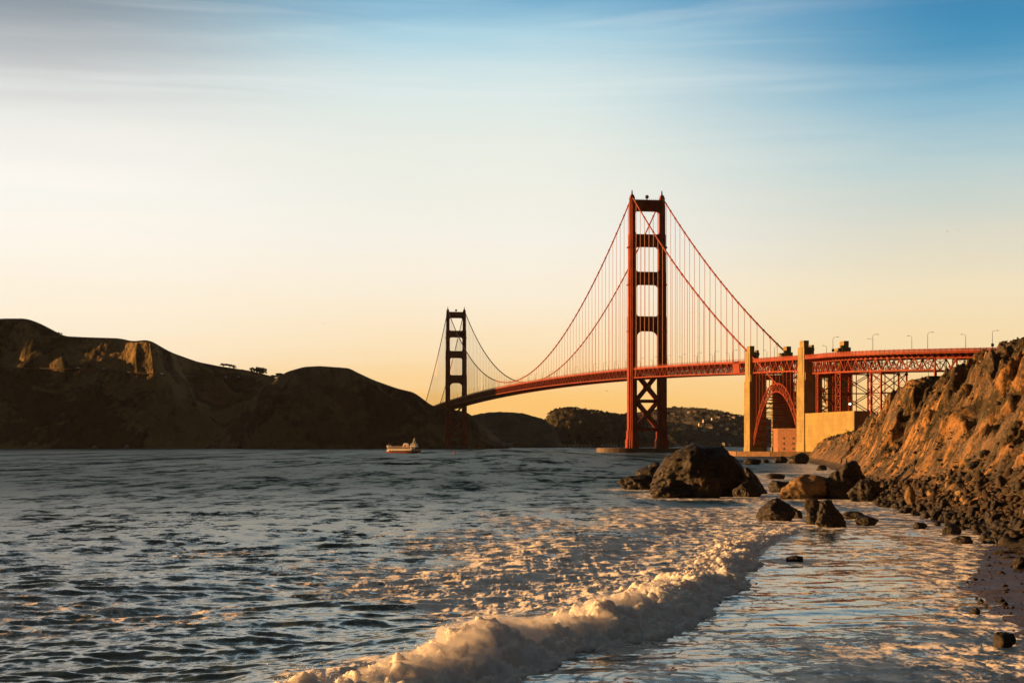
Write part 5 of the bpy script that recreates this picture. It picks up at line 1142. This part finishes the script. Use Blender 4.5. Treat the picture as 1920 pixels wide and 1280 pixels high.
def house(px, py, wpx, bright, label):
    b_ = hit(px, py + 1, HN)
    if b_ is None: return
    sc = b_[1] / F; w_ = wpx * sc; d_ = w_ * .8; hh = 3.0 * sc if bright else 2.0 * sc; ang = random.uniform(.15, .5) * (-1 if random.random() < .8 else 1)
    ax = (math.cos(ang), math.sin(ang), 0); ay = (-ax[1], ax[0], 0); z0 = b_[2] - 6
    o = empty('house', (b_[0], b_[1] - 6, z0)); tag(o, label, 'house', 'houses on the far hillside')
    c = np.array((b_[0], b_[1] - 6, z0)); m = MB(); m.box(c, w_, d_, hh + 6, ax); m.build('wall', M['pale'], o)
    A = lambda x, y, z: (c[0] + ax[0] * x + ay[0] * y, c[1] + ax[1] * x + ay[1] * y, z0 + z)
    m = MB(); e = .5; zt = hh + 6
    m._add([A(-w_/2 - e, -d_/2 - e, zt), A(w_/2 + e, -d_/2 - e, zt), A(w_/2 + e, d_/2 + e, zt), A(-w_/2 - e, d_/2 + e, zt), A(-w_/2 - e, 0, zt + hh * .42), A(w_/2 + e, 0, zt + hh * .42)], [(0, 1, 5, 4), (2, 3, 4, 5), (1, 2, 5), (3, 0, 4), (3, 2, 1, 0)])
    m.build('roof', M['roof'], o)
    for u in (-.25, .25):
        m = MB(); q = A(w_ * u, -d_ / 2 - .04, zt - hh * .65); m.box(q, w_ * .16, .2, hh * .35, ax); m.build('window', M['glass'], o)
for tier, sel in (('upper row', lambda y: y < 777), ('second row', lambda y: 777 <= y < 789), ('third row', lambda y: 789 <= y < 798), ('bright lower row', lambda y: 798 <= y < 808), ('lowest row', lambda y: 808 <= y < 820), ('shore', lambda y: y >= 820)):
    for k, (px, py, w_, br_) in enumerate(sorted(h_ for h_ in HP if sel(h_[1]))):
        house(px, py, w_, br_, '%s house from the left in the %s of the far hillside' % (ORD[k], tier) if tier != 'shore' else '%s small house from the left at the far shore below the hillside' % ORD[k])
# ---- low waterfront buildings
for px0, px1, yt, lab in ((934, 948, 829, 'small pale boat house on the far shore right of the far tower'), (950, 962, 831, 'low grey shed on the far shore beside the pale boat house'), (1018, 1062, 832, 'long low pale waterfront shed below the wooded hill'),
        (1066, 1108, 833, 'long grey quay building right of the white mast'), (1128, 1158, 832, 'long low waterfront shed nearest the near tower')):
    Y = 3480.0 if px0 < 1000 else 3900.0; x0, x1 = (px0 - 960) / F * Y, (px1 - 960) / F * Y; zt = HC + (YH - yt) / F * Y; o = empty('waterfront_building', ((x0 + x1) / 2, Y, 0)); tag(o, lab, 'building', 'buildings along the far waterfront')
    zt = max(zt, 5.0)
    m = MB(); m.box(((x0 + x1) / 2, Y, -1), x1 - x0, 12, zt); m.build('wall', M['pale'], o)
    m = MB(); m._add([(x0 - .5, Y - 6.5, zt - 1), (x1 + .5, Y - 6.5, zt - 1), (x1 + .5, Y + 6.5, zt - 1), (x0 - .5, Y + 6.5, zt - 1), (x0 - .5, Y, zt + 1.2), (x1 + .5, Y, zt + 1.2)], [(0, 1, 5, 4), (2, 3, 4, 5), (1, 2, 5), (3, 0, 4), (3, 2, 1, 0)]); m.build('roof', M['roof'], o)
    for u in np.linspace(.12, .88, 5): m = MB(); m.box((x0 + (x1 - x0) * u, Y - 6.05, zt * .35), (x1 - x0) * .07, .2, zt * .3); m.build('window', M['glass'], o)
# ---- road across the left hill and vehicles on it
rp = []
for px in np.arange(-20, 476, 6):
    h_ = hit(px, np.interp(px, [-20, 140, 200, 300, 420, 476], [689.5, 692, 693.5, 703, 708.5, 709]), HN)
    if h_ is not None: rp.append(h_)
rp = np.array(rp); kk = np.ones(5) / 5
rp = np.stack([np.convolve(np.pad(rp[:, q], 2, 'edge'), kk, 'valid') for q in range(3)], 1)
m = MB()
for a, b_ in zip(rp[:-1], rp[1:]): m.bar(a + (0, -2, .3), b_ + (0, -2, .3), 7.0, 1.2)
tag(m.build('road', simple('hill_road', (0.13, 0.10, 0.075), 0.9, 0.2, 0.05)), kind='structure')
def car_mesh():
    b_ = MB(); b_.prism([(-3.4, -1.1, .5), (3.4, -1.1, .5), (3.4, 1.1, .5), (-3.4, 1.1, .5)], [(-3.3, -1.05, 1.6), (3.2, -1.05, 1.5), (3.2, 1.05, 1.5), (-3.3, 1.05, 1.6)]); b_.prism([(-3.1, -1.0, 1.6), (2.0, -1.0, 1.6), (2.0, 1.0, 1.6), (-3.1, 1.0, 1.6)], [(-3.0, -.9, 3.0), (1.2, -.9, 3.0), (1.2, .9, 3.0), (-3.0, .9, 3.0)])
    w_ = MB()
    for x in (-2.2, 2.2):
        for y in (-1.0, 1.0): w_.tube([(x, y - .12, .5), (x, y + .12, .5)], .5, 10)
    return b_.mesh('body'), w_.mesh('wheels')
cb, cw = car_mesh(); cb.materials.append(M['white']); cw.materials.append(M['dark'])
for px, lab in ((146, 'white van on the hill road below the orange lit slope'), (195, 'white van on the hill road, right of the first'), (305, 'pale van lower down the hill road'), (424, 'white van on the hill road under the ridge trees'), (450, 'pale van at the right end of the hill road')):
    i = int(np.argmin(np.abs(960 + rp[:, 0] / rp[:, 1] * F - px))); p = rp[i]; d = rp[min(i + 1, len(rp) - 1)] - rp[max(i - 1, 0)]
    o = bpy.data.objects.new('van', cb); COL.objects.link(o); o.location = tuple(p + (0, -3.0, .9)); o.rotation_euler = (0, 0, math.atan2(d[1], d[0])); tag(o, lab, 'van', 'vans on the hill road')
    c = bpy.data.objects.new('wheels', cw); COL.objects.link(c); c.parent = o
for k, (px, w_, hh, lab) in enumerate(((176, 10, 6, 'pale rock at the foot of the left hill, leftmost'), (238, 9, 6, 'pale rock at the foot of the left hill, middle'), (457, 13, 11, 'largest pale rock at the foot of the left hill'))):
    p, f = rock_mesh(70 + k, 3, 10, .12, .6); Y = 2885 if k < 2 else 2800; c = np.array(((px - 960) / F * Y, Y, 0))
    o = link('rock', np_mesh('rock', p * np.array((w_ / 2, 8, hh)) * (.92) + c, f), M['palerock'], None, tuple(c)); tag(o, lab, 'rock', 'pale rocks along the far shore')
# ---- low wall and fence on the cliff top
h_ = crest_pt(1752, 708, None)
if h_ is not None:
    bk = empty('bunker', tuple(h_)); tag(bk, 'low dark concrete bunker half buried on the grassy cliff top', 'bunker')
    m = MB(); m.box(h_ + (0, 0, -1.0), 2.6, 1.6, 1.25); m.build('wall', M['darkconc'], bk); m = MB(); m.box(h_ + (0, 0, .25), 3.0, 2.0, .2); m.build('roof', M['darkconc'], bk)
for k, px in enumerate((1741, 1772, 1787)):
    h_ = crest_pt(px, 684 if px > 1775 else 702, None)
    if h_ is not None:
        m = MB(); m.tube([h_ + (0, 0, -.5), h_ + (0, 0, 1.5)], .05, 5); m.box(h_ + (0, 0, 1.5), .14, .14, .08)
        tag(m.build('fence_post', M['lamp_metal'], None, tuple(h_)), ('thick fence post beside the low bunker', 'thin fence post on the cliff edge, middle of three', 'thin fence post closest to the viaduct end')[k], 'fence post', 'fence posts on the cliff top')

# ---- birds
def gull(loc, span, yaw, roll, label, flap=.35):
    m = MB()
    m.tube([(-.22, 0, 0), (-.1, 0, .01), (.08, 0, .01), (.2, 0, .02), (.27, 0, .01)], [.02, .055, .06, .035, .012], 6)
    for sd in (-1, 1):
        m._add([(.1, 0, .03), (-.1, 0, .03), (.12, sd * .3, flap * .3), (-.05, sd * .32, flap * .3), (-.04, sd * .72, flap * .32), (.1, 0, .05), (-.1, 0, .05), (.12, sd * .3, flap * .3 + .015), (-.05, sd * .32, flap * .3 + .015)], [(0, 1, 3, 2), (5, 7, 8, 6), (2, 3, 4), (7, 4, 8)])
    m._add([(-.2, -.03, 0), (-.2, .03, 0), (-.34, .06, 0), (-.34, -.06, 0), (-.2, 0, .02)], [(0, 1, 2, 3), (0, 4, 1), (4, 2, 1), (4, 3, 2), (0, 3, 4)])
    me = m.mesh('gull'); me.materials.append(M['bird']); o = bpy.data.objects.new('gull', me); COL.objects.link(o); o.location = tuple(loc); o.scale = (span, span, span); o.rotation_euler = (roll, 0, yaw); tag(o, label, 'gull', 'gulls in the sky')
gull(P(606, 607, 650), 1.2, .3, .2, 'gull flying alone in the sky above the left ridge')
gull(P(1777, 434.5, 650), 1.1, 2.8, .1, 'gull high at the right, left one of the pair', .6)
gull(P(1797, 432, 700), 1.0, .2, -.2, 'gull high at the right, right one of the pair', .1)
gull(P(1535, 590, 600), 1.1, 1.2, .3, 'gull above the pylons')
gull(P(1138, 733, 600), 1.2, .8, .2, 'gull flying below the deck, left of the near tower', .5)
def cormorant(px, py, Y, hgt, lean, label):
    c = P(px, py, Y); m = MB(); k = hgt
    m.tube([(0, 0, 0), (lean * .05, 0, .18 * k), (lean * .02, 0, .45 * k), (lean * .1, 0, .62 * k), (lean * .02, 0, .8 * k), (lean * .08, 0, .93 * k), (lean * .26, 0, .96 * k)], [.07 * k, .15 * k, .14 * k, .07 * k, .045 * k, .06 * k, .012 * k], 8)
    m.prism([(-lean * .05, -.05 * k, .12 * k), (-lean * .1, -.05 * k, -.1 * k), (-lean * .1, .05 * k, -.1 * k), (-lean * .05, .05 * k, .12 * k)], [(-lean * .12, -.05 * k, .14 * k), (-lean * .16, -.05 * k, -.1 * k), (-lean * .16, .05 * k, -.1 * k), (-lean * .12, .05 * k, .14 * k)])
    me = m.mesh('cormorant'); me.materials.append(M['black']); o = bpy.data.objects.new('cormorant', me); COL.objects.link(o); o.location = tuple(c); tag(o, label, 'cormorant', 'cormorants on the tall black rock')
cormorant(1577, 868, 222, .8, 1, 'black cormorant upright on top of the tall black rock, left one'); cormorant(1588, 869, 222, .75, -1, 'black cormorant upright on top of the tall black rock, right one')

# ---- thin evening haze over the whole strait
def haze():
    m = bpy.data.materials.new('evening_haze'); m.use_nodes = True; t = NT(m.node_tree); t.n.clear()
    v = t.add('ShaderNodeVolumePrincipled'); v.inputs['Color'].default_value = (0.80, 0.84, 0.90, 1); v.inputs['Density'].default_value = 8e-6; v.inputs['Anisotropy'].default_value = 0.0
    o_ = t.add('ShaderNodeOutputMaterial'); t.l.new(v.outputs[0], o_.inputs['Volume'])
    b_ = MB(); b_.box((0, 3300, -90), 9000, 9400, 560)
    tag(b_.build('haze', m), 'thin warm evening haze lying over the strait and the far hills', 'haze', kind='stuff')
haze()
